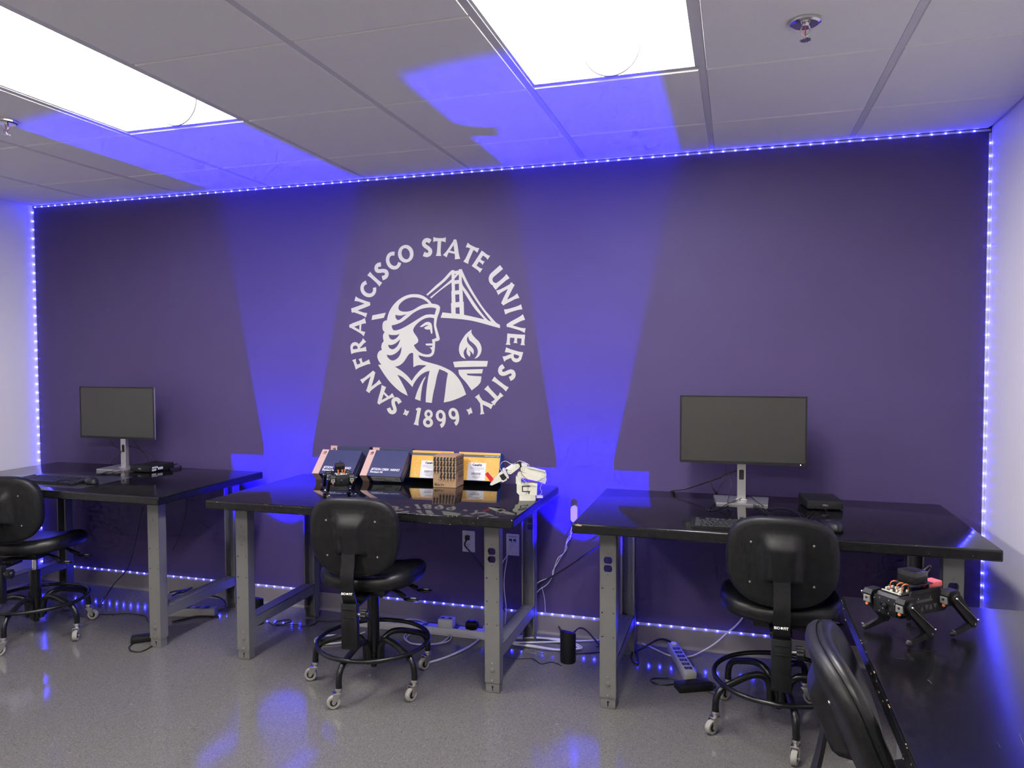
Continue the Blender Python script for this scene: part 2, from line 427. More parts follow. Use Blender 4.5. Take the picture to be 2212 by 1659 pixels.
trim('trim_1', 'white metal wall angle where ceiling meets purple wall', (XR/2, -0.010, H + 0.001), (XR, 0.02, 0.006))
trim('trim_2', 'white metal wall angle where ceiling meets left wall', (0.010, YF/2, H + 0.001), (0.02, -YF, 0.006))
trim('trim_3', 'white metal wall angle where ceiling meets right wall', (XR - 0.010, YF/2, H + 0.001), (0.02, -YF, 0.006))

# ---------------------------------------------------------------- recessed ceiling lights
LW, LL = 0.5846, 1.19
def troffer_parts():
    d = {}
    mb = MB()
    for sx in (-1, 1): mb.box((sx * (LW/2 - 0.004), 0, 0.002), (0.014, LL, 0.006))
    for sy in (-1, 1): mb.box((0, sy * (LL/2 - 0.004), 0.002), (LW, 0.014, 0.006))
    d['frame'] = mb.data('frame', M['grid'], 0)
    for nm, sg in (('reflector', 1),):
        mb = MB(); prof = []
        for k in range(13):
            a = PI/2 * k / 12
            prof.append((-LW/2 + 0.006 + 0.27 * (1 - math.cos(a)), 0.004 + 0.125 * math.sin(a)))
        prof = prof + [(-x, z) for x, z in reversed(prof)]
        bm = mb.bm
        a = [bm.verts.new((x, -LL/2 + 0.004, z)) for x, z in prof]; b = [bm.verts.new((x, LL/2 - 0.004, z)) for x, z in prof]
        a2 = [bm.verts.new((x, -LL/2 + 0.004, z + 0.012)) for x, z in prof]; b2 = [bm.verts.new((x, LL/2 - 0.004, z + 0.012)) for x, z in prof]
        for k in range(len(prof) - 1):
            bm.faces.new((a[k], a[k+1], b[k+1], b[k])); bm.faces.new((a2[k], b2[k], b2[k+1], a2[k+1]))
        d['reflector'] = mb.data('reflector', M['reflector'], 50)
    mb = MB()
    mb.box((0, 0, 0.075), (LW, 0.004, 0.145))
    d['end_plate'] = mb.data('end_plate', M['reflector'], 0)
    mb = MB(); r = 0.097
    sec = [(-r, 0.100)] + [(r * math.cos(PI + PI * k / 20), 0.092 + r * math.sin(PI + PI * k / 20)) for k in range(21)] + [(r, 0.100)]
    mb.rings([[Vector((x, y, z)) for x, z in sec] for y in (-LL/2 + 0.03, LL/2 - 0.03)])
    d['basket'] = mb.data('basket', M['basket'], 50)
    mb = MB()
    mb.tube([Vector((x, 0, z - 0.001)) for x, z in sec[1:-1]], 0.0045, 6, raw=True)
    d['basket_rim'] = mb.data('basket_rim', M['steel_dark'], 50)
    return d
TP = troffer_parts()
for (xa, xb), nm in zip(LIGHT_CELLS, ('above the right bench', 'above the left monitor side')):
    for ri, (ya, yb) in enumerate(LIGHT_ROWS):
        lab = {(0, 0): 'recessed fluorescent ceiling light nearest the right-hand sprinkler, over the middle and right benches',
               (1, 0): 'recessed fluorescent ceiling light running off the left edge of the picture',
               (0, 1): 'recessed fluorescent ceiling light behind the viewer on the right', (1, 1): 'recessed fluorescent ceiling light behind the viewer on the left'}[(0 if xa > 3 else 1, ri)]
        t = thing('ceiling_light', lab, 'ceiling light', ((xa + xb)/2, (ya + yb)/2, H), 0, 'recessed ceiling lights')
        link('frame', TP['frame'], t); link('reflector', TP['reflector'], t)
        for sy in (-1, 1):
            o = link('end_plate', TP['end_plate'], t); o.location = (0, sy * (LL/2 - 0.002), 0)
        b = link('basket', TP['basket'], t)
        for sy in (-1, 1):
            o = link('basket_rim', TP['basket_rim'], b); o.location = (0, sy * (LL/2 - 0.029), 0)

# ---------------------------------------------------------------- sprinklers
def sprinkler(loc, lab):
    t = thing('fire_sprinkler', lab, 'sprinkler', loc, 0, 'ceiling sprinklers')
    MB().lathe([(0.018, -0.012), (0.028, -0.010), (0.036, -0.012), (0.043, -0.008), (0.044, -0.001), (0.018, 0.0), (0.0175, -0.006)], 32).build('escutcheon', M['chrome'], t)
    mb = MB()
    mb.cyl((0, 0, 0.01), (0, 0, -0.018), 0.010, n=12)
    for s in (-1, 1): mb.tube([(s*0.008, 0, -0.014), (s*0.0125, 0, -0.024), (s*0.010, 0, -0.038), (s*0.002, 0, -0.046)], 0.0022, 6)
    mb.cyl((0, 0, -0.044), (0, 0, -0.056), 0.004, n=10)
    mb.build('yoke', M['chrome'], t)
    mb = MB(); mb.cyl((0, 0, -0.018), (0, 0, -0.044), 0.0018, n=8); mb.build('glass_bulb', M['red'], t)
    mb = MB()
    poly = []
    for k in range(48):
        a = 2*PI*k/48; r = 0.0165 if (k % 4) < 2 else 0.0125
        poly.append((r*math.cos(a), r*math.sin(a)))
    mb.prism(poly, 0.0015, TR(0, 0, -0.057)); mb.build('deflector', M['chrome'], t)
sprinkler((4.511, -1.332, H - 0.006), 'chrome fire sprinkler right of the ceiling light over the middle bench')
sprinkler((1.444, -1.34, H - 0.006), 'chrome fire sprinkler at the left edge of the ceiling')

# ---------------------------------------------------------------- blue LED strips framing the purple wall
def led_mesh():
    """low four-sided bead of blue plastic with a small bright window on top"""
    mb = MB(); a, h = 0.0042, 0.0034
    base = [mb.bm.verts.new((x*a, y*a, 0)) for x, y in ((-1, -1), (1, -1), (1, 1), (-1, 1))]; top = mb.bm.verts.new((0, 0, h))
    for k in range(4): mb.bm.faces.new((base[k], base[(k+1) % 4], top))
    mb.mi = 1; c = 0.0032
    mb.rings([[Vector((c*s*math.cos(PI*k/3), c*s*math.sin(PI*k/3), z)) for k in range(6)] for s, z in ((1, 0.0012), (0.6, h + 0.0008))])
    return mb.data('led', [M['led_pkg'], M['led_core']], 0)
LED = led_mesh()
mb = MB(); mb.box((0, 0, 0.0006), (0.004, 0.0022, 0.0012)); RES = mb.data('resistor', M['ink'], 0)
def led_strip(a, b, nrm, wide, lab, skip=None, phase=0.5):
    a = Vector(a); b = Vector(b); L = (b - a).length; d = (b - a).normalized(); n = Vector(nrm); s = n.cross(d)
    R = Matrix((d, s, n)).transposed().to_4x4()
    t = thing('led_strip', lab, 'led strip', a, 0, 'blue led strips around the purple wall')
    t.rotation_euler = R.to_euler()
    MB().box((L/2, 0, 0.0005), (L, wide, 0.001)).build('tape', M['strip_tape'], t, 0)
    k = 0; N = int(L / 0.055 + 0.5)
    for k in range(N):
        x = (k + phase) * 0.055
        if x > L: break
        o = link('led', LED, t); o.location = (x, 0, 0.001)
SZ = H - 0.014
led_strip((0.008, -0.0012, SZ), (XR - 0.004, -0.0012, SZ), (0, -1, 0), 0.009, 'blue led strip along the top of the purple wall under the ceiling', phase=0.3)
led_strip((0.007, -0.0012, SZ - 0.012), (0.007, -0.0012, 0.105), (0, -1, 0), 0.009, 'blue led strip running down the left corner of the purple wall', phase=0.4)
led_strip((XR - 0.006, -0.0012, SZ - 0.012), (XR - 0.006, -0.0012, 0.105), (0, -1, 0), 0.009, 'blue led strip running down the right corner of the purple wall', phase=0.8)
led_strip((0.262, -0.0012, 0.106), (2.01, -0.0012, 0.106), (0, -1, 0), 0.010, 'blue led strip on the baseboard behind the left bench', phase=0.2)
led_strip((2.455, -0.0012, 0.106), (4.49, -0.0012, 0.106), (0, -1, 0), 0.010, 'blue led strip on the baseboard behind the middle and right benches', phase=0.6)

# ---------------------------------------------------------------- the seal on the wall
CROPS = {'A': (800, 620, 1659/160), 'B': (800, 730, 1659/160), 'C': (900, 570, 1659/190), 'D': (920, 690, 1327/160), 'S': (730, 490, 1585/430)}
SEAL_C = Vector((2.772, 0, 1.568))
def w2(tagc, p):
    ox, oy, s = CROPS[tagc]; q = ony(ox + p[0]/s, oy + p[1]/s, -0.001)
    return (q.x - SEAL_C.x, q.z - SEAL_C.z)
def path(*segs):
    out = []
    for tg, pts in segs: out += [w2(tg, p) for p in pts]
    return smooth_poly(out)
seal = thing('university_seal', 'white round university seal lettered SAN FRANCISCO STATE UNIVERSITY 1899 on the purple wall', 'wall decal', (SEAL_C.x, -0.0006, SEAL_C.z))
def seal_part(name, polys, lab):
    me = curve_plate(polys, 0.001); me.name = name; me.materials.clear(); me.materials.append(M['vinyl_decal'])
    o = link(name, me, seal, XZ.copy()); o['label'] = lab
head = [path(('A', [(370,745),(400,620),(450,500),(540,375),(650,275),(780,200),(900,165),(1000,160),(1110,172),(1220,220),(1320,300),(1380,370),(1450,380),(1530,410),(1565,455),(1545,560),(1500,690),(1475,850),(1500,960),(1540,1100),(1553,1165),(1530,1200),(1450,1220),(1447,1330),(1437,1430),(1410,1510),(1350,1560),(1270,1568),(1170,1552),(1075,1525)]),
    ('B', [(1090,430),(1130,480),(1210,520)]), ('D', [(120,790),(240,825),(380,885),(480,945),(570,1040),(650,1170),(720,1345),(600,1405),(450,1460),(320,1488),(340,1350),(370,1100),(395,965),(340,930),(240,890),(200,1010),(165,1180),(130,1330),(105,1495)]),
    ('B', [(1240,1440),(1245,1300),(1265,1100),(1295,900),(1330,735),(1230,765),(1120,835),(1020,950),(965,1040),(943,1100),(880,1030),(790,940),(690,860),(603,825),(660,920),(730,1050),(800,1190),(838,1298),(680,1210),(560,1110),(430,975),(320,830),(230,690),(173,600),(250,598),(200,535),(165,460),(155,400),(175,330),(215,285),(258,270),(245,200),(265,120),(300,75)]),
    ('A', [(285,1140),(283,1080),(300,1040),(322,1012),(285,970),(270,900),(283,800),(320,760)])),
    path(('A', [(1310,372),(1250,315),(1150,260),(1040,235),(930,232),(820,260),(720,320),(650,395),(627,465),(645,515),(700,545),(800,553),(900,535),(990,495),(1080,440),(1190,392)])),
    path(('A', [(565,622),(620,635),(700,635),(815,605),(740,665),(660,730),(612,738),(575,705),(560,660)])),
    path(('A', [(475,862),(580,835),(700,785),(820,700),(950,590),(1080,515),(1200,475),(1330,458),(1430,465),(1478,485),(1440,620),(1340,612),(1230,628),(1110,690),(950,790),(800,880),(680,940),(580,970),(520,970),(490,925)])),
    path(('A', [(1430,700),(1350,685),(1250,695),(1150,740),(1060,810),(990,890),(960,960),(975,1020),(1030,1100),(1070,1180),(1060,1240),(975,1300),(1010,1370),(1090,1450),(1190,1500),(1290,1510),(1360,1480),(1378,1430),(1360,1390),(1325,1350),(1370,1350),(1390,1330),(1388,1310),(1255,1308),(1237,1290),(1245,1268),(1395,1262),(1378,1180),(1480,1140),(1455,1010),(1425,870)])),
    path(('A', [(408,1055),(450,1072),(590,1072),(660,1045),(600,1130),(530,1175),(470,1175),(425,1130)])),
    path(('A', [(402,1290),(460,1300),(540,1275),(610,1225),(670,1165),(640,1260),(580,1350),(500,1395),(430,1370),(405,1330)])),
    path(('A', [(368,1510),(430,1528),(520,1510),(620,1440),(698,1335),(690,1440),(640,1560),(560,1630),(480,1645),(410,1600),(375,1550)])),
    path(('B', [(550,645),(640,620),(730,555),(800,460),(860,370),(915,335),(960,342),(965,655),(1050,615),(1150,608),(1260,615),(1130,710),(1010,840),(925,965),(830,850),(700,740)]))]
seal_part('helmeted_head', head, 'helmeted profile head and shoulders')
seal_part('eye', [path(('A', [(1105,890),(1180,830),(1240,790),(1310,783),(1360,815),(1380,870),(1390,980),(1388,1040),(1360,1045),(1335,950),(1250,950),(1200,915),(1250,880),(1305,862),(1270,850),(1210,870),(1160,895)]))], 'eye of the profile')
seal_part('robe_fold', [path(('B', [(1245,860),(1180,1010),(1145,1180),(1120,1410),(998,1365),(1050,1200),(1130,1020),(1200,900)]))], 'slim robe fold')
seal_part('bridge_deck', [path(('A', [(45,635),(345,575),(300,690),(28,740)]))], 'short bit of bridge deck behind the head')
seal_part('bridge', [path(('C', [(183,580),(350,420),(500,290),(655,125),(705,118),(715,135),(790,125),(797,103),(850,98),(880,170),(940,300),(1030,470),(1150,670),(1280,860),(1400,1000),(1500,1110),(1570,1150),(1572,1213),(1420,1172),(1220,1115),(1000,1065),(750,1035),(452,1015),(487,915),(655,935),(648,742),(662,740),(655,515),(665,510),(658,350),(530,440),(400,540),(275,650),(252,630),(400,510),(520,410),(660,290),(660,190),(540,320),(400,440),(205,598)])),
    path(('C', [(715,190),(745,185),(715,225)])), path(('C', [(797,195),(797,300),(715,312),(716,280)])), path(('C', [(720,380),(797,372),(800,495),(723,505)])),
    path(('C', [(727,580),(803,573),(806,715),(732,725)])), path(('C', [(733,825),(808,815),(813,945),(735,938)])),
    path(('C', [(850,230),(930,390),(1020,540),(1150,740),(1280,920),(1410,1090),(1350,1065),(1250,960),(1100,750),(960,530),(862,385)])),
    path(('C', [(865,485),(960,640),(1100,850),(1280,1048),(1050,995),(893,960),(887,715),(875,712)]))], 'suspension bridge tower and cables')
seal_part('flame', [path(('D', [(818,180),(815,240),(870,320),(950,400),(990,480),(995,560),(965,640),(920,685),(868,705),(915,640),(930,570),(905,490),(840,420),(780,370),(755,295),(735,350),(745,410),(790,465),(840,520),(858,570),(848,630),(815,585),(772,550),(798,610),(783,672),(745,630),(728,580),(742,490),(690,550),(675,600),(685,650),(712,712),(640,670),(605,610),(592,540),(605,450),(650,360),(720,260)]))], 'torch flame')
seal_part('torch_rim', [path(('D', [(487,762),(600,750),(780,742),(1112,745),(1090,845),(780,850),(515,858)]))], 'rim of the torch')
seal_part('torch_cup', [path(('D', [(582,902),(1022,890),(1005,968),(728,970),(750,1000),(995,1020),(970,1140),(822,1272),(720,1130),(600,990)]))], 'cup of the torch')

# flared capitals, drawn as strokes in a unit-high box: (points, widths)
def arc(cx, cy, rx, ry, a0, a1, n=14):
    return [(cx + rx*math.cos(math.radians(a0 + (a1-a0)*k/n)), cy + ry*math.sin(math.radians(a0 + (a1-a0)*k/n))) for k in range(n + 1)]
def fl(p, q, w0=0.27, wm=0.19, w1=0.27, n=8):
    P = [(p[0] + (q[0]-p[0])*k/n, p[1] + (q[1]-p[1])*k/n) for k in range(n + 1)]
    W = [wm + (w0 - wm) * max(0, 1 - 3.0*k/n)**2 + (w1 - wm) * max(0, 1 - 3.0*(n-k)/n)**2 for k in range(n + 1)]
    return (P, W)
def ev(P, a, b, c): 
    n = len(P) - 1
    return (P, [a + (b-a)*min(1, 2*k/n) if k <= n/2 else b + (c-b)*(2*k/n - 1) for k in range(n + 1)])
GL = {
 'I': (0.26, [fl((0.13, 0), (0.13, 1))]),
 'T': (0.66, [fl((0.33, 0), (0.33, 0.95), 0.28, 0.19, 0.2), fl((0.0, 0.9), (0.66, 0.9), 0.28, 0.17, 0.28)]),
 'A': (0.80, [fl((0.05, 0), (0.41, 1.0), 0.24, 0.13, 0.13), fl((0.37, 1.0), (0.74, 0), 0.16, 0.21, 0.28), ([(0.18, 0.3), (0.6, 0.3)], [0.12, 0.12])]),
 'N': (0.80, [fl((0.10, 0), (0.10, 1), 0.24, 0.15, 0.2), fl((0.06, 1), (0.72, 0), 0.24, 0.21, 0.18), fl((0.70, 0), (0.70, 1), 0.16, 0.15, 0.25)]),
 'F': (0.55, [fl((0.12, 0), (0.12, 1)), fl((0.1, 0.91), (0.55, 0.91), 0.17, 0.17, 0.27), fl((0.1, 0.52), (0.47, 0.52), 0.16, 0.15, 0.24)]),
 'E': (0.58, [fl((0.12, 0), (0.12, 1), 0.22, 0.2, 0.22), fl((0.1, 0.91), (0.56, 0.91), 0.17, 0.17, 0.27), fl((0.1, 0.5), (0.48, 0.5), 0.16, 0.15, 0.24), fl((0.1, 0.09), (0.60, 0.09), 0.17, 0.17, 0.28)]),
 'R': (0.68, [fl((0.12, 0), (0.12, 1)), ev([(0.1, 0.92), (0.26, 0.92)] + arc(0.30, 0.69, 0.21, 0.23, 90, -90) + [(0.1, 0.46)], 0.15, 0.2, 0.14), fl((0.30, 0.46), (0.62, 0.02), 0.17, 0.2, 0.3)]),
 'S': (0.56, [ev([(0.50, 0.80)] + arc(0.29, 0.735, 0.185, 0.18, 55, 200, 8) + [(0.20, 0.58), (0.36, 0.45)] + arc(0.26, 0.265, 0.195, 0.18, 40, -130, 9) + [(0.05, 0.17)], 0.24, 0.21, 0.25)]),
 'C': (0.72, [ev([(0.70, 0.80)] + arc(0.45, 0.5, 0.34, 0.42, 62, 298, 18) + [(0.70, 0.20)], 0.22, 0.21, 0.2)]),
 'O': (0.92, [(arc(0.46, 0.5, 0.35, 0.41, 0, 360, 28), [0.17 + 0.05*abs(math.cos(2*PI*k/28)) for k in range(29)])]),
 'U': (0.78, [ev([(0.11, 1.02), (0.11, 0.6)] + arc(0.37, 0.36, 0.26, 0.29, 180, 340, 10) + [(0.62, 0.42)], 0.24, 0.2, 0.13), fl((0.66, 0), (0.66, 1.0), 0.24, 0.19, 0.26)]),
 'V': (0.78, [fl((0.07, 1.0), (0.41, 0), 0.29, 0.21, 0.14), fl((0.37, 0), (0.72, 1.0), 0.14, 0.13, 0.24)]),
 'Y': (0.74, [fl((0.06, 1.0), (0.37, 0.42), 0.28, 0.2, 0.18), fl((0.37, 0.42), (0.69, 1.0), 0.14, 0.13, 0.24), fl((0.37, 0), (0.37, 0.5), 0.28, 0.19, 0.18)]),
 '1': (0.36, [fl((0.20, 0), (0.20, 1.0), 0.30, 0.2, 0.2), ([(0.22, 0.93), (0.02, 0.86)], [0.16, 0.1])]),
 '8': (0.60, [(arc(0.30, 0.735, 0.17, 0.185, 0, 360, 20), [0.15]*21), (arc(0.30, 0.27, 0.21, 0.20, 0, 360, 20), [0.17]*21)]),
 '9': (0.60, [(arc(0.29, 0.66, 0.20, 0.25, 0, 360, 22), [0.16]*23), ev(arc(0.21, 0.60, 0.29, 0.52, 20, -85, 12), 0.15, 0.18, 0.22)]),
}
def stroke_mesh(mb, P, W, Mx, dz=0.0):
    n = len(P); L = []; R = []
    for i in range(n):
        a = Vector(P[max(0, i-1)]); b = Vector(P[min(n-1, i+1)])
        if (Vector(P[0]) - Vector(P[-1])).length < 1e-6 and n > 10 and i in (0, n-1):
            a = Vector(P[n-2]); b = Vector(P[1])
        t = (b - a).normalized(); nn = Vector((-t.y, t.x)); c = Vector(P[i])
        L.append(c + nn*W[i]/2); R.append(c - nn*W[i]/2)
    off = Vector((0, 0, 0.0005 + dz))
    VL = [mb.bm.verts.new(Mx @ Vector((p.x, p.y, 0)) + off) for p in L]; VR = [mb.bm.verts.new(Mx @ Vector((p.x, p.y, 0)) + off) for p in R]
    for i in range(n - 1): mb.bm.faces.new((VL[i], VR[i], VR[i+1], VL[i+1]))
LETTERS = [('S',455,1410),('A',378,1335),('N',265,1230),('F',200,1070),('R',170,950),('A',165,795),('N',188,640),('C',243,510),('I',303,425),('S',352,358),('C',432,275),('O',540,215),
           ('S',710,168),('T',805,165),('A',915,190),('T',1045,225),('E',1130,285),('U',1262,415),('N',1345,540),('I',1380,662),('V',1400,780),('E',1398,895),('R',1375,1025),('S',1325,1150),('I',1280,1242),('T',1225,1325),('Y',1145,1398)]
R_IN, LH = 0.412, 0.096
def place_letter(ch, ang, flip=False):
    wid, strokes = GL[ch]; wsc = 1.13 if ch in 'ANUTVY' else 1.04
    if flip: Mx = Matrix.Rotation(ang + PI/2, 4, 'Z') @ TR(0, -(R_IN + LH), 0) @ Matrix.Diagonal((LH*wsc, LH, LH, 1)) @ TR(-wid/2, 0, 0)
    else: Mx = Matrix.Rotation(ang - PI/2, 4, 'Z') @ TR(0, R_IN, 0) @ Matrix.Diagonal((LH*wsc, LH, LH, 1)) @ TR(-wid/2, 0, 0)
    mb = MB()
    for si, (P, W) in enumerate(strokes): stroke_mesh(mb, P, W, Mx, 0.00025*si)
    mb.build('letter', M['vinyl_decal'], seal, 0, XZ.copy())
for ch, a, b in LETTERS:
    q = w2('S', (a, b)); place_letter(ch, math.atan2(q[1], q[0]))
for ch, a, b in (('1',635,1500),('8',720,1515),('9',820,1515),('9',925,1505)):
    q = w2('S', (a, b)); place_letter(ch, math.atan2(q[1], q[0]), True)
for a, b in ((548,1465),(1043,1453)):
    q = w2('S', (a, b)); an = math.atan2(q[1], q[0])
    R_ = Matrix.Rotation(an, 4, 'Z'); s = 0.016
    poly = [(s,s*0.55),(0.25*s,0.75*s),(-s,0.9*s),(-0.7*s,0),(-s,-0.9*s),(0,-0.7*s),(s,-0.9*s),(0.75*s,0)]
    c = Vector((math.cos(an), math.sin(an), 0)) * 0.462
    pts = [(R_ @ Vector((x, y, 0)) + c) for x, y in poly]
    me = curve_plate([[(p.x, p.y) for p in pts]], 0.001); me.materials.clear(); me.materials.append(M['vinyl_decal']); me.name = 'diamond'
    link('diamond', me, seal, XZ.copy())

# ================================================================ workbenches
ZT, TH = 0.785, 0.040          # bench top height and thickness
ZU = ZT - TH
def duplex(cx, cy, r=0.0178, hh=0.0143, n=8):
    a = math.asin(hh / r); pts = []
    for k in range(n + 1): t = -a + 2*a*k/n; pts.append((cx + r*math.cos(t), cy + r*math.sin(t)))
    for k in range(n + 1): t = PI - a + 2*a*k/n; pts.append((cx + r*math.cos(t), cy + r*math.sin(t)))
    return pts
def circ(cx, cy, r, n=12):
    return [(cx + r*math.cos(2*PI*k/n), cy + r*math.sin(2*PI*k/n)) for k in range(n)]
LGW, LGD = 0.067, 0.050        # leg width, depth of its flanges
LEG = {}
def leg_mesh(kind):
    """folded sheet channel: web with punched holes at y = 0 (facing -y), flanges behind it; x centred"""
    if kind in LEG: return LEG[kind]
    z0, z1 = 0.046, ZU
    outer = [(-LGW/2, z0), (LGW/2, z0), (LGW/2, z1 - 0.02), (LGW/2 - 0.006, z1 - 0.004), (LGW/2 - 0.012, z1), (-LGW/2, z1)]
    holes = []
    if kind != 'plain':
        for z in (0.640, 0.553): holes.append(circ(0, z, 0.0022, 8))
    if kind == 'open':
        holes += [duplex(0, 0.613), duplex(0, 0.579)]
    for z in (0.497, 0.397, 0.297):
        for x in (-0.023, 0.023): holes.append(circ(x, z, 0.0032, 10))
    mb = MB(); mb.mesh(curve_plate([outer] + holes, 0.002), TR(0, 0.001, 0) @ XZ)
    for s in (-1, 1):
        mb.box((s*(LGW/2 - 0.001), LGD/2, (z0 + z1)/2), (0.002, LGD, z1 - z0))
        mb.box((s*(LGW/2 - 0.004), LGD - 0.001, (z0 + z1)/2), (0.008, 0.002, z1 - z0))
    LEG[kind] = mb.data('leg', M['steel'], 30)
    return LEG[kind]
def small_leg_parts():
    d = {}
    mb = MB()
    key = [(0.0055*math.cos(t), 0.026 + 0.0055*math.sin(t)) for t in [(-60 + 300*k/10)*PI/180 for k in range(11)]]
    key = circ(0, 0.028, 0.0052, 12)
    outer = [(-0.0305, 0), (0.0305, 0), (0.0305, 0.06), (-0.0305, 0.06)]
    kh = [(-0.0024, 0.008), (0.0024, 0.008), (0.0024, 0.0225)] + [(0.005*math.cos(t), 0.027 + 0.005*math.sin(t)) for t in [(-58 + 296*k/10)*PI/180 for k in range(11)]] + [(-0.0024, 0.0225)]
    mb.mesh(curve_plate([outer, kh], 0.002), TR(0, 0.004, 0) @ XZ)
    for s in (-1, 1): mb.box((s*0.0295, 0.024, 0.03), (0.002, 0.04, 0.06))
    mb.box((0, 0.024, 0.002), (0.061, 0.042, 0.004))
    d['foot'] = mb.data('foot', M['steel'], 0)
    mb = MB(); mb.lathe([(0.0085, 0), (0.0085, 0.003), (0.007, 0.0045), (0.002, 0.0045), (0.0015, 0.003)], 14); d['bolt'] = mb.data('bolt', M['steel'])
    mb = MB(); mb.lathe([(0.0042, 0), (0.0042, 0.0015), (0.003, 0.0022), (0.0015, 0.0022)], 10); d['rivet'] = mb.data('rivet', M['zinc'])
    mb = MB()
    for z in (0.613, 0.579): mb.mesh(curve_plate([duplex(0, z), duplex(0, z, 0.0172, 0.0137)], 0.0016), XZ)
    for z in (0.613, 0.579): mb.mesh(curve_plate([duplex(0, z, 0.0166, 0.0131)], 0.001), TR(0, 0.0006, 0) @ XZ)
    mb.box((0.0, -0.0004, 0.596), (0.001, 0.001, 0.001))
    d['knockout'] = mb.data('outlet_knockout', M['steel'], 0)
    return d
LP_ = small_leg_parts()
FACE = RX(PI/2)               # lathe axis +z -> -y
def bench(lab, loc, rz, L, D, topmat, legs, kinds, chips=()):
    """local frame: x along the bench 0..L, back edge at y = 0, front edge at y = -D; legs = outer x of the two leg frames"""
    t = thing('workbench', lab, 'workbench', loc, rz, 'black-topped steel workbenches')
    top = MB()
    top.box((L/2, -D/2, ZU + TH/2), (L, D, TH), 0.004, seg=3)
    to = top.build('tabletop', [topmat], t, 30)
    eb = MB(); e = 0.0012
    eb.box((L/2, -D - e/2 + 0.0002, ZU + TH/2 - 0.001), (L - 0.01, e, TH - 0.012))
    for x in (-e/2 + 0.0002, L + e/2 - 0.0002): eb.box((x, -D/2, ZU + TH/2 - 0.001), (e, D - 0.01, TH - 0.012))
    eb.build('edge_band', M['bench_edge'], to, 0)
    for (cx, cz, w, h) in chips:
        c = MB(); n = 9
        poly = [(w/2*math.cos(2*PI*k/n)*random.uniform(0.7, 1.1), h/2*math.sin(2*PI*k/n)*random.uniform(0.7, 1.1)) for k in range(n)]
        c.prism(poly, 0.0016, TR(cx, -D + 0.0005, ZU + cz) @ XZ); c.build('edge_chip', M['chip'], to, 0)
    yf, yb = -D + 0.128, -0.055
    for k, x in enumerate(legs):
        for front in (True, False):
            kd = kinds[k] if front else 'open'
            Mx = TR(x, yf, 0) if front else TR(x, yb, 0) @ RZ(PI)
            o = link('leg', leg_mesh('plain' if kd == 'plain' else kd), t, Mx)
            link('foot', LP_['foot'], o)
            for nm, z in (('bolt', 0.103), ('rivet', 0.130), ('rivet', 0.055)):
                link(nm, LP_[nm], o, TR(0, 0, z) @ FACE)
            if kd == 'knock': link('outlet_knockout', LP_['knockout'], o)
        ya, yc = yf + LGD, yb - LGD
        s = MB()
        s.box((x, (ya + yc)/2, 0.194), (LGW - 0.004, yc - ya, 0.002))
        for q in (-1, 1):
            s.box((x + q*(LGW/2 - 0.003), (ya + yc)/2, 0.170), (0.002, yc - ya, 0.05))
        s.build('stretcher', M['steel'], t, 0)
        hb = MB()
        for yy in (ya + 0.02, ya + 0.06, yc - 0.02, yc - 0.06):
            for q in (-0.016, 0.016): hb.cyl((x + q, yy, 0.1945), (x + q, yy, 0.1956), 0.0035, n=8)
        hb.build('stretcher_bolts', M['steel_dark'], t)
        r = MB()
        r.box((x, (yf + yb)/2, ZU - 0.002), (LGW + 0.05, yb - yf + 0.04, 0.004))
        for q in (-1, 1):
            for yy in (yf + 0.004, yb - 0.004):
                sy = 1
                pts = [(0, 0), (q*0.027, 0), (0, -0.03)]
                if q < 0: pts = list(reversed(pts))
                r.prism(pts, 0.003, TR(x + q*LGW/2, yy, ZU - 0.002) @ XZ)
        r.build('top_bracket', M['steel'], t, 0)
    bb = MB(); bb.box(((legs[0] + legs[-1])/2, yb - 0.01, ZU - 0.02), (legs[-1] - legs[0], 0.02, 0.036)); bb.build('back_rail', M['steel'], t, 0)
    return t
def rnd_chips(L, n, seed, z0=0.034, z1=0.039):
    r = random.Random(seed); out = []
    for _ in range(n):
        out.append((r.uniform(0.02, L - 0.02), r.choice([r.uniform(z0, z1), r.uniform(0.001, 0.006), r.uniform(0.012, 0.03)]), r.uniform(0.002, 0.006), r.uniform(0.0012, 0.003)))
    return out
YB, DEP = -0.050, 0.805
bench('black-topped grey steel workbench by the left wall', (0.215, YB, 0), 0, 1.510, DEP, M['bench_mid'], (0.13, 1.357), ('knock', 'knock'))
bench('black-topped grey steel workbench in the middle holding the carton boxes and robot arm', (1.990, YB, 0), 0, 1.478, DEP, M['bench_gloss'], (0.096, 1.346), ('knock', 'open'),
      [(1.475, 0.036, 0.006, 0.005)] + [(x, 0.0375, 0.006, 0.0022) for x in (1.02, 1.06, 1.09, 1.12, 1.20, 1.22, 1.33)] + rnd_chips(1.46, 34, 3))
bench('black-topped grey steel workbench at the right under the monitor with the wide stand', (3.712, YB, 0), 0, 1.475, DEP, M['bench_mid'], (0.121, 1.361), ('open', 'open'),
      [(0.026, 0.034, 0.034, 0.007)] + rnd_chips(1.46, 8, 5))
b4 = bench('scratched black workbench in the near right corner carrying the bigger-looking robot dog', (XR - 0.012, -1.512, 0), -PI/2, 1.52, 0.755, M['bench_worn'], (0.10, 1.42), ('knock', 'knock'),
      [(x, random.choice((0.03, 0.036, 0.02)), 0.010, 0.003) for x in (0.01, 0.03, 0.05, 0.42, 0.47, 0.50, 0.53, 0.56, 0.60, 0.66)] + rnd_chips(1.4, 24, 9))

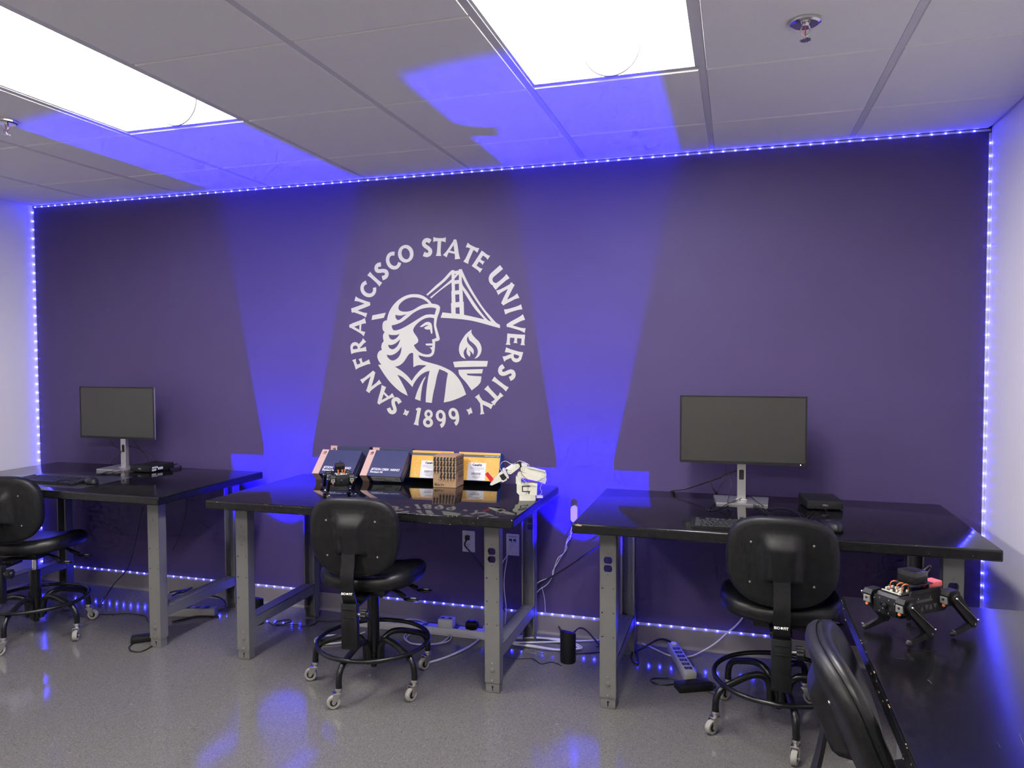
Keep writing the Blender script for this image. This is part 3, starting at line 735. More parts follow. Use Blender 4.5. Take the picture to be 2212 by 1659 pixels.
sr = random.Random(21); sc_ = MB()
for k in range(46):
    cx, cy = sr.uniform(0.12, 1.45), sr.uniform(-0.72, -0.12); a = sr.uniform(0, PI); L = sr.choice((0.012, 0.02, 0.03, 0.05, 0.09)); w = sr.uniform(0.0003, 0.0007)
    bend = sr.uniform(-0.1, 0.1); P = [Vector((cx + L*(i/4 - 0.5)*math.cos(a + bend*i), cy + L*(i/4 - 0.5)*math.sin(a + bend*i), ZT + 0.00015)) for i in range(5)]
    for i in range(4):
        d = (P[i+1] - P[i]).normalized(); n = Vector((-d.y, d.x, 0))*w
        sc_.bm.faces.new([sc_.bm.verts.new(v) for v in (P[i] + n, P[i] - n, P[i+1] - n, P[i+1] + n)])
sc_.build('scratches', M['scratch'], b4, 0)

# ================================================================ swivel stools with backs
def sup(th, a, b, n=2.7, nb=2.2, fy=1.0):
    c, s = math.cos(th), math.sin(th); e = n if s > 0 else nb
    r = (abs(c)**e + abs(s)**e) ** (-1/e)
    return a*c*r, b*s*r
def chair_meshes():
    d = {}; N = 56
    th = [2*PI*k/N for k in range(N)]
    # backrest: local x across, z up (0 = middle of the back), -y is the rear
    def bowl(x, z): return 0.9*x*x + 0.25*z*z
    def hump(x, z):
        tx = max(0.0, 1 - max(0.0, (abs(x) - 0.040 - 0.03*max(0, z + 0.0)) / 0.03)); tx = tx*tx*(3-2*tx)
        tz = 0.0
        if z > -0.055:
            tz = min(1.0, max(0.0, (0.115 - z)/0.055)); tz = tz*tz*(3-2*tz)
        else:
            tz = max(0.0, 1 - (-0.055 - z)/0.010)
        return 0.030*tx*tz
    A, B = 0.194, 0.169
    mb = MB(); rings = []
    for f in [0.02, 0.1, 0.18, 0.25, 0.32, 0.39, 0.46, 0.53, 0.6, 0.68, 0.77, 0.86, 0.94]:
        rings.append([Vector((x*f, bowl(x*f, z*f) - 0.018 - hump(x*f, z*f), z*f)) for x, z in (sup(t, A, B, 3.1, 2.5) for t in th)])
    for f, y in ((0.985, -0.013), (1.0, -0.004), (1.0, 0.004), (0.99, 0.008), (0.9, 0.008), (0.5, 0.008), (0.02, 0.008)):
        rings.append([Vector((x*f, bowl(x*f, z*f) + y, z*f)) for x, z in (sup(t, A, B, 3.1, 2.5) for t in th)])
    mb.rings(rings); d['back_shell'] = mb.data('back_shell', M['blk_plastic'], 50)
    mb = MB(); rings = []
    for f, y in ((0.02, 0.004), (0.9, 0.004), (0.965, 0.006), (0.985, 0.014), (0.97, 0.026), (0.90, 0.036), (0.75, 0.042), (0.5, 0.046), (0.25, 0.047), (0.02, 0.047)):
        rings.append([Vector((x*f, bowl(x*f, z*f) + y, z*f)) for x, z in (sup(t, A, B, 3.1, 2.5) for t in th)])
    mb.rings(rings); d['back_cushion'] = mb.data('back_cushion', M['blk_vinyl'], 60)
    mb = MB(); mb.lathe([(0.0042, 0), (0.0042, 0.002), (0.002, 0.003)], 10); d['screw'] = mb.data('screw', M['zinc'])
    # seat, z = 0 at underside
    mb = MB(); rings = []
    A, B = 0.222, 0.212
    def dz(x, y): return -1.1*max(0, y - 0.05)**2*2.2 + 0.25*x*x
    for f, z in ((0.02, 0.0), (0.5, 0.0), (0.86, 0.002), (0.955, 0.008), (0.992, 0.022), (1.0, 0.036), (0.985, 0.052), (0.945, 0.064), (0.88, 0.071), (0.75, 0.072), (0.55, 0.068), (0.3, 0.064), (0.02, 0.062)):
        rings.append([Vector((x*f, y*f, z + (dz(x*f, y*f) if z > 0.03 else 0.5*dz(x*f, y*f)))) for x, y in (sup(t, A, B, 2.7, 2.5) for t in th)])
    mb.rings(rings); d['seat'] = mb.data('seat', M['blk_vinyl'], 60)
    mb = MB(); mb.box((0, -0.01, 0), (0.20, 0.24, 0.03), 0.006); mb.box((0, -0.13, -0.006), (0.08, 0.17, 0.014), 0.003); mb.box((0.0, 0.0, -0.022), (0.12, 0.13, 0.02), 0.005); d['seat_plate'] = mb.data('seat_plate', M['blk_steel'])
    # levers
    def lever(y0, L):
        mb = MB(); mb.tube([(0.02, y0, 0.0), (0.06, y0, -0.008), (0.10, y0, -0.026), (0.115 + L, y0, -0.040)], [0.006, 0.007, 0.010, 0.011], 8)
        mb.sphere((0.145 + L, y0, -0.047), 0.028, (1.3, 0.75, 0.26), 16)
        return mb.data('lever', M['blk_plastic'], 60)
    d['lever_a'] = lever(-0.03, 0.0); d['lever_b'] = lever(0.10, 0.02)
    mb = MB(); mb.sphere((0, 0, 0), 0.013, (1.2, 0.7, 0.15), 14); d['lever_badge'] = mb.data('lever_badge', M['lens_grey'])
    # upright behind the seat
    pts = [(-0.252, 0.405), (-0.262, 0.44), (-0.287, 0.50), (-0.291, 0.55), (-0.280, 0.60), (-0.270, 0.66), (-0.268, 0.70)]
    sp = spline3([(0, y, z) for y, z in pts], 5)
    mb = MB(); rings = []
    for i, p in enumerate(sp):
        a = sp[max(0, i-1)]; b = sp[min(len(sp)-1, i+1)]; t = (b - a).normalized(); n = Vector((0, -t.z, t.y)); w = 0.0285
        rings.append([p + Vector((w, 0, 0)) - n*0.004, p + Vector((w, 0, 0)) + n*0.004, p + Vector((-w, 0, 0)) + n*0.004, p + Vector((-w, 0, 0)) - n*0.004])
    mb.rings(rings); d['upright'] = mb.data('upright', M['blk_steel'], 40)
    mb = MB(); mb.box((0, -0.262, 0.346), (0.068, 0.034, 0.186), 0.004); mb.box((0, -0.2795, 0.418), (0.050, 0.002, 0.006), 0.0008); mb.box((0, -0.2795, 0.385), (0.050, 0.002, 0.005), 0.0008)
    mb.cyl((0, -0.2785, 0.262), (0, -0.281, 0.262), 0.004, n=10); d['sleeve'] = mb.data('sleeve', M['blk_plastic'])
    mb = MB(); mb.box((0, -0.19, 0.420), (0.056, 0.13, 0.010), 0.002); d['back_arm'] = mb.data('back_arm', M['blk_steel'])
    mb = MB(); mb.cyl((0.034, -0.262, 0.395), (0.052, -0.262, 0.395), 0.006, n=10)
    d['knob_stem'] = mb.data('knob_stem', M['zinc'])
    mb = MB(); poly = []
    for k in range(32):
        a = 2*PI*k/32; r = 0.024 if (k % 4) < 2 else 0.021; poly.append((r*math.cos(a), r*math.sin(a)))
    mb.prism(poly, 0.022, TR(0.050, -0.262, 0.395) @ RY(PI/2)); mb.cyl((0.070, -0.262, 0.395), (0.080, -0.262, 0.395), 0.016, 0.010, n=20); d['knob'] = mb.data('knob', M['blk_plastic'], 30)
    # column and base
    mb = MB(); mb.cyl((0, 0, 0.335), (0, 0, 0.445), 0.0135, n=18); d['gas_lift'] = mb.data('gas_lift', M['chrome'])
    mb = MB(); mb.cyl((0, 0, 0.13), (0, 0, 0.345), 0.0265, n=22); mb.cyl((0, 0, 0.085), (0, 0, 0.14), 0.022, n=20); mb.cyl((0, 0, 0.07), (0, 0, 0.09), 0.014, n=12); mb.cyl((0, 0, 0.125), (0, 0, 0.133), 0.029, n=22); d['column'] = mb.data('column', M['blk_steel'])
    mb = MB(); mb.cyl((0, 0, 0.13), (0, 0, 0.425), 0.0265, n=22); mb.cyl((0, 0, 0.085), (0, 0, 0.14), 0.022, n=20); mb.cyl((0, 0, 0.07), (0, 0, 0.09), 0.014, n=12); mb.cyl((0, 0, 0.125), (0, 0, 0.133), 0.029, n=22); d['column_tall'] = mb.data('column', M['blk_steel'])
    mb = MB(); mb.tube([(0.036, 0, 0.095), (0.038, 0, 0.15), (0.052, 0, 0.188), (0.085, 0, 0.207), (0.13, 0, 0.205), (0.19, 0, 0.186), (0.235, 0, 0.168), (0.258, 0, 0.140), (0.264, 0, 0.105), (0.264, 0, 0.083)], 0.0132, 12, sub=4); d['leg'] = mb.data('base_leg', M['blk_steel'], 60)
    mb = MB(); mb.tube([(0.243*math.cos(2*PI*k/16), 0.243*math.sin(2*PI*k/16), 0.190) for k in range(16)], 0.0095, 10, closed=True, sub=4); d['ring'] = mb.data('foot_ring', M['blk_steel'], 60)
    # caster: origin at the bottom of the leg axis, wheel trails in +x
    mb = MB(); mb.lathe([(0.0145, 0.083), (0.0155, 0.079), (0.0155, 0.073), (0.011, 0.070), (0.011, 0.064)], 16)
    mb.box((0.006, 0, 0.063), (0.036, 0.030, 0.005), 0.002)
    for s in (-1, 1): mb.prism([(-0.008, 0.063), (0.024, 0.063), (0.030, 0.028), (0.026, 0.020), (0.018, 0.020), (0.012, 0.030)], 0.0022, TR(0, s*0.0145 + 0.0011, 0) @ XZ)
    mb.cyl((0.022, -0.017, 0.027), (0.022, 0.017, 0.027), 0.005, n=10); d['caster'] = mb.data('caster', M['zinc'])
    mb = MB(); mb.lathe([(0.014, -0.009), (0.017, -0.0105), (0.0245, -0.0105), (0.0268, -0.007), (0.0272, 0.0), (0.0268, 0.007), (0.0245, 0.0105), (0.017, 0.0105), (0.014, 0.009)], 26, TR(0.022, 0, 0.0272) @ RX(PI/2)); d['wheel'] = mb.data('wheel', M['rubber'], 50)
    mb = MB(); mb.cyl((0.022, -0.0095, 0.0272), (0.022, 0.0095, 0.0272), 0.0165, n=18); d['wheel_hub'] = mb.data('wheel_hub', M['blk_plastic'])
    me = text_mesh('BIO', 0.0125, 0.0002, 'RIGHT', 0, 0.0003); me2 = text_mesh('FIT', 0.0125, 0.0002, 'LEFT', 0, 0.0003)
    mb = MB(); mb.mesh(me, TR(-0.0055, 0, 0)); mb.mesh(me2, TR(0.0055, 0, 0)); mb.cyl((0, 0.0045, -0.0002), (0, 0.0045, 0.0002), 0.0042, n=14); d['brand'] = mb.data('lettering', M['white_print'], 0)
    return d
CH = chair_meshes()
def chair(lab, loc, yaw, base_rot, swivels, tilt=6, col='column_tall'):
    t = thing('lab_stool', lab, 'chair', loc, yaw, 'black vinyl lab stools with backrests')
    zs = 0.455
    link('seat', CH['seat'], t, TR(0, 0.015, zs))
    pl = link('seat_plate', CH['seat_plate'], t, TR(0, 0, zs - 0.014))
    for nm, y0, L in (('lever_a', -0.03, 0.0), ('lever_b', 0.10, 0.02)):
        o = link('lever', CH[nm], t, TR(0.04, 0, zs - 0.02)); link('lever_badge', CH['lever_badge'], o, TR(0.152 + L, y0, -0.0412))
    BM = TR(0, -0.235, 0.700) @ RX(math.radians(tilt))
    bs = link('backrest', CH['back_shell'], t, BM)
    link('back_cushion', CH['back_cushion'], t, BM)
    for x, z in ((-0.105, 0.075), (0.105, 0.075), (-0.108, -0.075), (0.108, -0.075)):
        link('screw', CH['screw'], bs, TR(x, 0.9*x*x + 0.25*z*z - 0.0175, z) @ FACE)
    up = link('upright', CH['upright'], t); link('lettering', CH['brand'], up, TR(0, -0.2925, 0.482) @ RX(math.radians(-21)) @ XZ)
    sl = link('sleeve', CH['sleeve'], t); link('back_arm', CH['back_arm'], t)
    kn = link('knob', CH['knob'], t); link('knob_stem', CH['knob_stem'], kn)
    link('gas_lift', CH['gas_lift'], t); link('column', CH[col], t); link('foot_ring', CH['ring'], t)
    for k in range(5):
        a = base_rot - yaw + 2*PI*k/5
        link('base_leg', CH['leg'], t, RZ(a))
        c = link('caster', CH['caster'], t, TR(0.264*math.cos(a), 0.264*math.sin(a), 0) @ RZ(swivels[k] - yaw))
        w = link('wheel', CH['wheel'], c); link('wheel_hub', CH['wheel_hub'], c)
    return t
rad = math.radians
chair('black lab stool cut off by the left edge, in front of the left bench', (0.835, -0.752, 0), rad(14), rad(-71), [rad(250), rad(300), rad(20), rad(120), rad(200)], 6, 'column')
chair('black lab stool standing in front of the middle bench', (2.795, -0.765, 0), rad(7), rad(-95), [rad(215), rad(250), rad(240), rad(120), rad(200)])
chair('black lab stool in front of the right bench with its back to the viewer', (4.492, -0.672, 0), rad(-1.5), rad(-80), [rad(255), rad(250), rad(340), rad(230), rad(230)])
chair('black lab stool nearest the viewer, pushed up to the scratched corner bench', (4.775, -2.05, 0), rad(-91), rad(20), [rad(255), rad(250), rad(340), rad(230), rad(230)], 23)

# ================================================================ monitors
def monitor(lab, base, yaw, screen_dx, z_mid, back_off, tilt=0.0):
    """base: centre of the foot on the bench; the panel stands in front (-y) of the neck"""
    t = thing('computer_monitor', lab, 'monitor', base, yaw, 'monitors on the benches')
    W, Hh = 0.541, 0.305
    P = TR(screen_dx, -back_off, z_mid) @ RX(rad(tilt))
    body = MB(); body.box((0, 0.006, 0), (W, 0.013, Hh), 0.003); body.box((0, 0.022, -0.01), (W*0.62, 0.022, Hh*0.62), 0.010); bo = body.build('panel', M['silver'], t, 30, P)
    fr = MB(); fr.mesh(curve_plate([[(-W/2, -Hh/2), (W/2, -Hh/2), (W/2, Hh/2), (-W/2, Hh/2)], [(-W/2 + 0.007, -Hh/2 + 0.012), (W/2 - 0.007, -Hh/2 + 0.012), (W/2 - 0.007, Hh/2 - 0.007), (-W/2 + 0.007, Hh/2 - 0.007)]], 0.003), TR(0, -0.0015, 0) @ XZ)
    fr.build('bezel', M['blk_matte'], t, 0, P)
    sc = MB(); sc.box((0, -0.0008, 0.0025), (W - 0.013, 0.0016, Hh - 0.018)); sc.build('screen', M['screen'], t, 0, P)
    # neck with its cable slot
    nw, zt = 0.0365, z_mid + 0.03
    slot = [(x, z + 0.022) for x, z in ((-0.0085, 0.075), (0.0085, 0.075), (0.0105, 0.079), (0.0105, 0.116), (0.0085, 0.120), (-0.0085, 0.120), (-0.0105, 0.116), (-0.0105, 0.079))]
    nk = MB(); nk.mesh(curve_plate([[(-nw/2, 0.004), (nw/2, 0.004), (nw/2, zt), (-nw/2, zt)], slot], 0.003), TR(0, -0.0015, 0) @ XZ)
    for sx in (-1, 1): nk.box((sx*(nw/2 - 0.0015), 0.011, zt/2), (0.003, 0.024, zt - 0.006))
    nk.box((0, 0.022, zt/2), (nw, 0.003, zt - 0.006))
    n_o = nk.build('neck', M['silver'], t, 30)
    MB().box((0, 0.010, 0.1195), (0.026, 0.018, 0.052)).build('slot_shade_fill', M['blk_matte'], n_o, 0)  # black block behind the neck slot stands in for the shade inside it
    MB().box((0, -back_off/2 + 0.012, z_mid), (0.10, max(0.02, back_off - 0.02), 0.10), 0.006).build('hinge', M['silver'], t)
    ft = MB(); ft.prism([(-0.122, 0.085), (0.122, 0.085), (0.108, -0.095), (-0.108, -0.095)], 0.007, TR(0, 0, 0.0)); ft.box((0, 0.01, 0.009), (0.05, 0.05, 0.005), 0.002)
    ft.build('foot', M['silver'], t, 0)
    text('lettering', 'DELL', 0.0075, M['lens_grey'], n_o, TR(0, -0.0032, 0.028) @ XZ, align='CENTER')
    return t, P
mR, PR = monitor('black-framed monitor on the wide silver foot, centre of the right bench', (4.352, -0.205, ZT), rad(1.0), 0.0, 0.325, 0.035)
o = MB().sphere((0.541/2 - 0.025, -0.003, -0.148), 0.0022, n=8).build('power_light', M['power_led'], mR, 40, PR)
mL, PL = monitor('black-framed monitor on the left bench near the left wall', (0.845, -0.165, ZT), rad(0), 0.0, 0.335, 0.045)

# ================================================================ small desktop computers
def mini_pc(lab, loc, yaw, mark):
    t = thing('desktop_computer', lab, 'computer', loc, yaw, 'small desktop computers')
    W, D_, h = 0.146, 0.178, 0.036
    MB().box((0, 0, h/2 + 0.002), (W, D_, h), 0.003).build('case', M['blk_matte'], t, 30)
    fp = MB(); fp.box((0, -D_/2 - 0.0015, h/2 + 0.002), (W - 0.003, 0.004, h - 0.003), 0.001); f = fp.build('front_panel', M['blk_plastic'], t, 30)
    g = MB(); rows, cols = 5, 22
    for i in range(rows):
        for j in range(cols):
            x = -W/2 + 0.008 + j*0.0062 + (i % 2)*0.0031; z = 0.0075 + i*0.0062
            if x > W/2 - 0.006: continue
            g.cyl((x, -D_/2 - 0.0033, z), (x, -D_/2 - 0.0039, z), 0.0021, n=6)
    g.build('grille', M['steel_dark'], f, 0)
    text('lettering', 'DELL', 0.010, M['lens_grey'], f, TR(0, -D_/2 - 0.0044, 0.017) @ XZ, align='CENTER')
    if mark:
        for (y, z, w, hh) in ((-0.055, 0.026, 0.04, 0.009), (-0.062, 0.012, 0.03, 0.010), (-0.015, 0.017, 0.036, 0.013)):
            lb = MB(); lb.box((W/2 + 0.0004, y, z), (0.0006, w, hh)); l_ = lb.build('sticker', M['white_print'], t, 0)
            bc = MB()
            for k in range(7): bc.box((W/2 + 0.0009, y - w*0.3 + k*w*0.1, z), (0.0003, w*0.04, hh*0.45))
            bc.build('barcode', M['ink'], l_, 0)
    for sx in (-1, 1):
        for sy in (-1, 1): MB().cyl((sx*0.055, sy*0.07, 0), (sx*0.055, sy*0.07, 0.003), 0.006, n=10).build('rubber_foot', M['ink'], t)
    return t
mini_pc('small black desktop computer with honeycomb front beside the right monitor', (4.681, -0.222, ZT), rad(7), False)
mini_pc('small black desktop computer with white stickers on its side beside the left monitor', (1.058, -0.17, ZT), rad(-2), True)

# ================================================================ keyboards and mice
def keyboard(lab, loc, yaw):
    t = thing('keyboard', lab, 'keyboard', loc, yaw, 'black keyboards')
    W, D_ = 0.44, 0.127
    mb = MB(); mb.prism([(-D_/2, 0.0), (D_/2, 0.0), (D_/2, 0.017), (-D_/2, 0.009)], W, TR(-W/2, 0, 0) @ Matrix(((0, 0, 1, 0), (1, 0, 0, 0), (0, 1, 0, 0), (0, 0, 0, 1)))); mb.build('case', M['blk_plastic'], t, 30)
    sl = math.atan2(0.008, D_); u = 0.01905
    def zt(y): return 0.009 + (y + D_/2) * 0.008 / D_
    kc = {}
    def key(x, y, w, d=u*0.86):
        k = (round(w, 4), round(d, 4))
        if k not in kc:
            m = MB(); a, b = w - 0.0026, d
            R = lambda s1, s2, z: [Vector((-s1/2, -s2/2, z)), Vector((s1/2, -s2/2, z)), Vector((s1/2, s2/2, z)), Vector((-s1/2, s2/2, z))]
            m.rings([R(a, b, 0.0), R(a - 0.001, b - 0.001, 0.003), R(a - 0.0035, b - 0.003, 0.0042)]); kc[k] = m.data('key', M['blk_matte'], 0)
        o = link('key', kc[k], t, TR(x, y, zt(y) + 0.0004) @ RX(sl))
    x0 = -W/2 + 0.012
    rows = [(0.048, [1, -1, 1, 1, 1, 1, -0.5, 1, 1, 1, 1, -0.5, 1, 1, 1, 1]), (0.027, [1]*13 + [2]), (0.008, [1.5] + [1]*12 + [1.5]), (-0.011, [1.75] + [1]*11 + [2.25]), (-0.030, [2.25] + [1]*10 + [2.75]), (-0.049, [1.25, 1.25, 1.25, 6.25, 1.25, 1.25, 1.25, 1.25])]
    for y, ks in rows:
        x = x0
        for k in ks:
            if k > 0: key(x + k*u/2, y, k*u)
            x += abs(k)*u
    nx = x0 + 15.25*u
    for y in (0.048, 0.027, 0.008):
        for i in range(3): key(nx + (i + 0.5)*u, y, u)
    key(nx + 1.5*u, -0.030, u)
    for i in range(3): key(nx + (i + 0.5)*u, -0.049, u)
    nx += 3.25*u
    for y in (0.027, 0.008, -0.011, -0.030, -0.049):
        for i in range(4): key(nx + (i + 0.5)*u, y, u)
    return t
def mouse(lab, loc, yaw):
    t = thing('computer_mouse', lab, 'mouse', loc, yaw, 'black mice')
    mb = MB(); rings = []
    N = 24
    for s, z in ((0.9, 0.0), (1.0, 0.004), (1.0, 0.010), (0.96, 0.017), (0.86, 0.025), (0.68, 0.031), (0.42, 0.0345), (0.12, 0.036)):
        rings.append([Vector((0.031*s*math.cos(2*PI*k/N), 0.057*s*math.sin(2*PI*k/N), z * (1 - 0.18*s*math.sin(2*PI*k/N)))) for k in range(N)])
    mb.rings(rings); mb.build('shell', M['blk_plastic'], t, 60)
    w = MB(); w.cyl((-0.004, 0.03, 0.026), (0.004, 0.03, 0.026), 0.009, n=14); w.build('scroll_wheel', M['ink'], t)
    b = MB(); b.box((0, 0.038, 0.0268), (0.0012, 0.034, 0.004)); b.build('button_gap', M['ink'], t)
    return t
kbR = onz(1489, 1129.6, ZT + 0.01)
keyboard('black keyboard lying on the right bench behind the stool', (4.384, -0.748, ZT), rad(1.5))
mouse('black mouse on the right bench in front of the small computer', (4.676, -0.700, ZT), rad(18))
keyboard('black keyboard on the left bench on a dark sheet', (0.86, -0.66, ZT + 0.0012), rad(-3))
mouse('black mouse by the end of the left keyboard', (1.118, -0.655, ZT + 0.0012), rad(62))
mt = MB(); mt.prism([(-0.33, -0.17), (0.30, -0.17), (0.30, 0.19), (-0.33, 0.19)], 0.001)
tag(mt.build('desk_mat', M['mat_sheet'], None, 0, TR(0.865, -0.62, ZT) @ RZ(rad(3))), 'thin dark glossy sheet under the left keyboard and mouse', 'desk mat')

# ================================================================ carton boxes on the middle bench
def carton_frame(bbl, tilt, yaw=0.0):
    """local: x along width, z up the face, front face looks to -y; origin = back bottom left edge resting on the bench"""
    return TR(*bbl) @ RZ(yaw) @ RX(-tilt)
def jetson(lab, bbl, tilt, W, Hh, D_, front):
    t = thing('carton_box', lab, 'box', bbl, 0, 'navy carton boxes with a peach band')
    t.rotation_euler = (-tilt, 0, 0)
    MB().box((W/2, -D_/2, Hh/2), (W, D_, Hh), 0.0015).build('carton', M['navy_box'], t, 0)
    bw = 0.040
    b = MB(); b.box((bw/2 + 0.0005, -D_/2, Hh/2), (bw, D_ + 0.0012, Hh + 0.0012)); bd = b.build('band', M['peach_box'], t, 0)
    lg = MB()
    c = [(0.010*math.cos(a)*(1 - 0.1*k), 0.006*math.sin(a)*(1 - 0.1*k)) for k, a in enumerate([2*PI*k/9 for k in range(10)])]
    lg.mesh(curve_plate([[(-0.008, -0.004), (-0.006, 0.003), (0.0, 0.006), (0.009, 0.006), (0.009, -0.006), (0.001, -0.006)], [(-0.0045, -0.002), (-0.003, 0.001), (0.001, 0.0035), (0.004, 0.002), (0.001, -0.0035)]], 0.0005), TR(bw*0.55, -D_ - 0.001, Hh - 0.018) @ XZ)
    lg.box((bw*0.55, -D_ - 0.001, Hh - 0.029), (0.018, 0.0004, 0.0028))
    lg.build('logo', M['ink'], bd, 0)
    if front:
        text('lettering', 'JETSON ORIN', 0.0205, M['white_print'], t, TR(0.054, -D_ - 0.0005, 0.036) @ XZ, shear=0.12, offset=0.0005, sx=0.80)
        text('lettering', 'NANO', 0.0205, M['white_print'], t, TR(0.164, -D_ - 0.0005, 0.036) @ XZ, shear=0.12, offset=0.0005, sx=0.84)
        text('lettering', 'Developer Kit', 0.013, M['white_print'], t, TR(0.054, -D_ - 0.0005, 0.021) @ XZ, offset=0.0006, sx=0.95)
        ln = MB(); ln.box((W + 0.0003, -D_/2, Hh*0.36), (0.0006, 0.0012, Hh*0.46)); ln.build('side_line', M['lens_grey'], t, 0)
        lb = MB(); lb.box((W/2 + 0.028, -D_/2, -0.0004), (W*0.70, D_*0.72, 0.0008)); l_ = lb.build('paper_label', M['label_paper'], t, 0)
        pr = MB()
        for k in range(6): pr.box((W*0.56 + k*0.008, -D_*0.28, -0.0010), (0.004, 0.007, 0.0004))
        for i in range(3):
            for j in range(4):
                if (i*3 + j) % 2: pr.box((W*0.86 + j*0.0045, -D_*0.75 + i*0.007, -0.0010), (0.0034, 0.005, 0.0004))
        for k in range(3): pr.box((W*0.5, -D_*(0.5 + 0.13*k), -0.0010), (0.06, 0.0015, 0.0004))
        pr.build('label_print', M['grey_print'], l_, 0)
    return t
jetson('navy and peach carton with white lettering leaning back, beside the yellow boxes', (2.431, -0.174, ZT), 0.772, 0.235, 0.167, 0.050, True)
jetson('navy and peach carton with white lettering leaning back behind the small robot dog', (2.164, -0.201, ZT), 0.785, 0.240, 0.160, 0.055, True)
jetson('navy carton standing behind the lettered one next to the yellow boxes', (2.425, -0.032, ZT), 0.15, 0.235, 0.158, 0.036, False)
jetson('navy carton standing behind the lettered one at the left end of the row', (2.165, -0.032, ZT), 0.15, 0.240, 0.160, 0.036, False)

def canakit(lab, bbl, tilt, W, Hh, D_):
    t = thing('carton_box', lab, 'box', bbl, 0, 'yellow and blue kit boxes')
    t.rotation_euler = (-tilt, 0, 0)
    MB().box((W/2, -D_/2, Hh/2), (W, D_, Hh), 0.0015).build('carton', M['blue_box'], t, 0)
    f = MB(); f.box((W/2, -D_ - 0.0002, Hh/2), (W - 0.004, 0.0006, Hh - 0.003)); fp = f.build('front_print', M['yellow_box'], t, 0)
    u = MB(); u.box((W/2, -D_/2, 0.0), (W - 0.004, D_ - 0.004, 0.0008)); u.build('under_print', M['grey_print'], t, 0)
    s = MB(); s.box((W/2, -D_ - 0.0006, Hh - 0.020), (W - 0.004, 0.0004, 0.0135)); s.build('dark_stripe', M['grey_print'], fp, 0)
    text('lettering', 'WWW.CANAKIT.COM', 0.0085, M['white_print'], fp, TR(W - 0.008, -D_ - 0.0011, Hh - 0.0227) @ XZ, align='RIGHT', sx=0.92)
    r = random.Random(int(W*1e5) + int(bbl[0]*100)); bu = MB()
    for k in range(46):
        x, z = r.uniform(0.01, W - 0.01), r.uniform(0.012, Hh - 0.034)
        if 0.058 < x < 0.160 and z < 0.100: continue
        rr = r.uniform(0.0012, 0.0036)
        bu.mesh(curve_plate([circ(x, z, rr, 10), circ(x, z, rr*0.62, 10)], 0.0003), TR(0, -D_ - 0.0007, 0) @ XZ)
    bu.build('printed_bubbles', M['white_print'], fp, 0)
    l = MB(); l.box((0.109, -D_ - 0.0008, 0.048), (0.097, 0.0005, 0.092)); lb = l.build('white_label', M['white_print'], fp, 0)
    text('lettering', 'CanaKit', 0.0155, M['ink'], lb, TR(0.109, -D_ - 0.0012, 0.077) @ XZ, align='CENTER', offset=0.0007)
    tx = MB()
    for k, w in enumerate((0.078, 0.074, 0.034)): tx.box((0.109, -D_ - 0.0012, 0.068 - k*0.0062), (w, 0.0003, 0.0024))
    tx.build('label_print', M['lens_grey'], lb, 0)
    bc = MB(); x = 0.083
    while x < 0.132:
        w = r.uniform(0.0008, 0.0026); bc.box((x + w/2, -D_ - 0.0012, 0.036), (w, 0.0003, 0.012)); x += w + r.uniform(0.0008, 0.0022)
    for k, w in enumerate((0.04, 0.046, 0.03)): bc.box((0.109, -D_ - 0.0012, 0.024 - k*0.005), (w, 0.0003, 0.0014))
    bc.build('barcode', M['grey_print'], lb, 0)
    return t
canakit('yellow and blue kit box leaning on the wall, nearer the robot arm', (2.941, -0.070, ZT), 0.335, 0.231, 0.149, 0.060)
canakit('yellow and blue kit box leaning on the wall, half behind the lightning-bolt box', (2.674, -0.062, ZT), 0.326, 0.239, 0.148, 0.060)

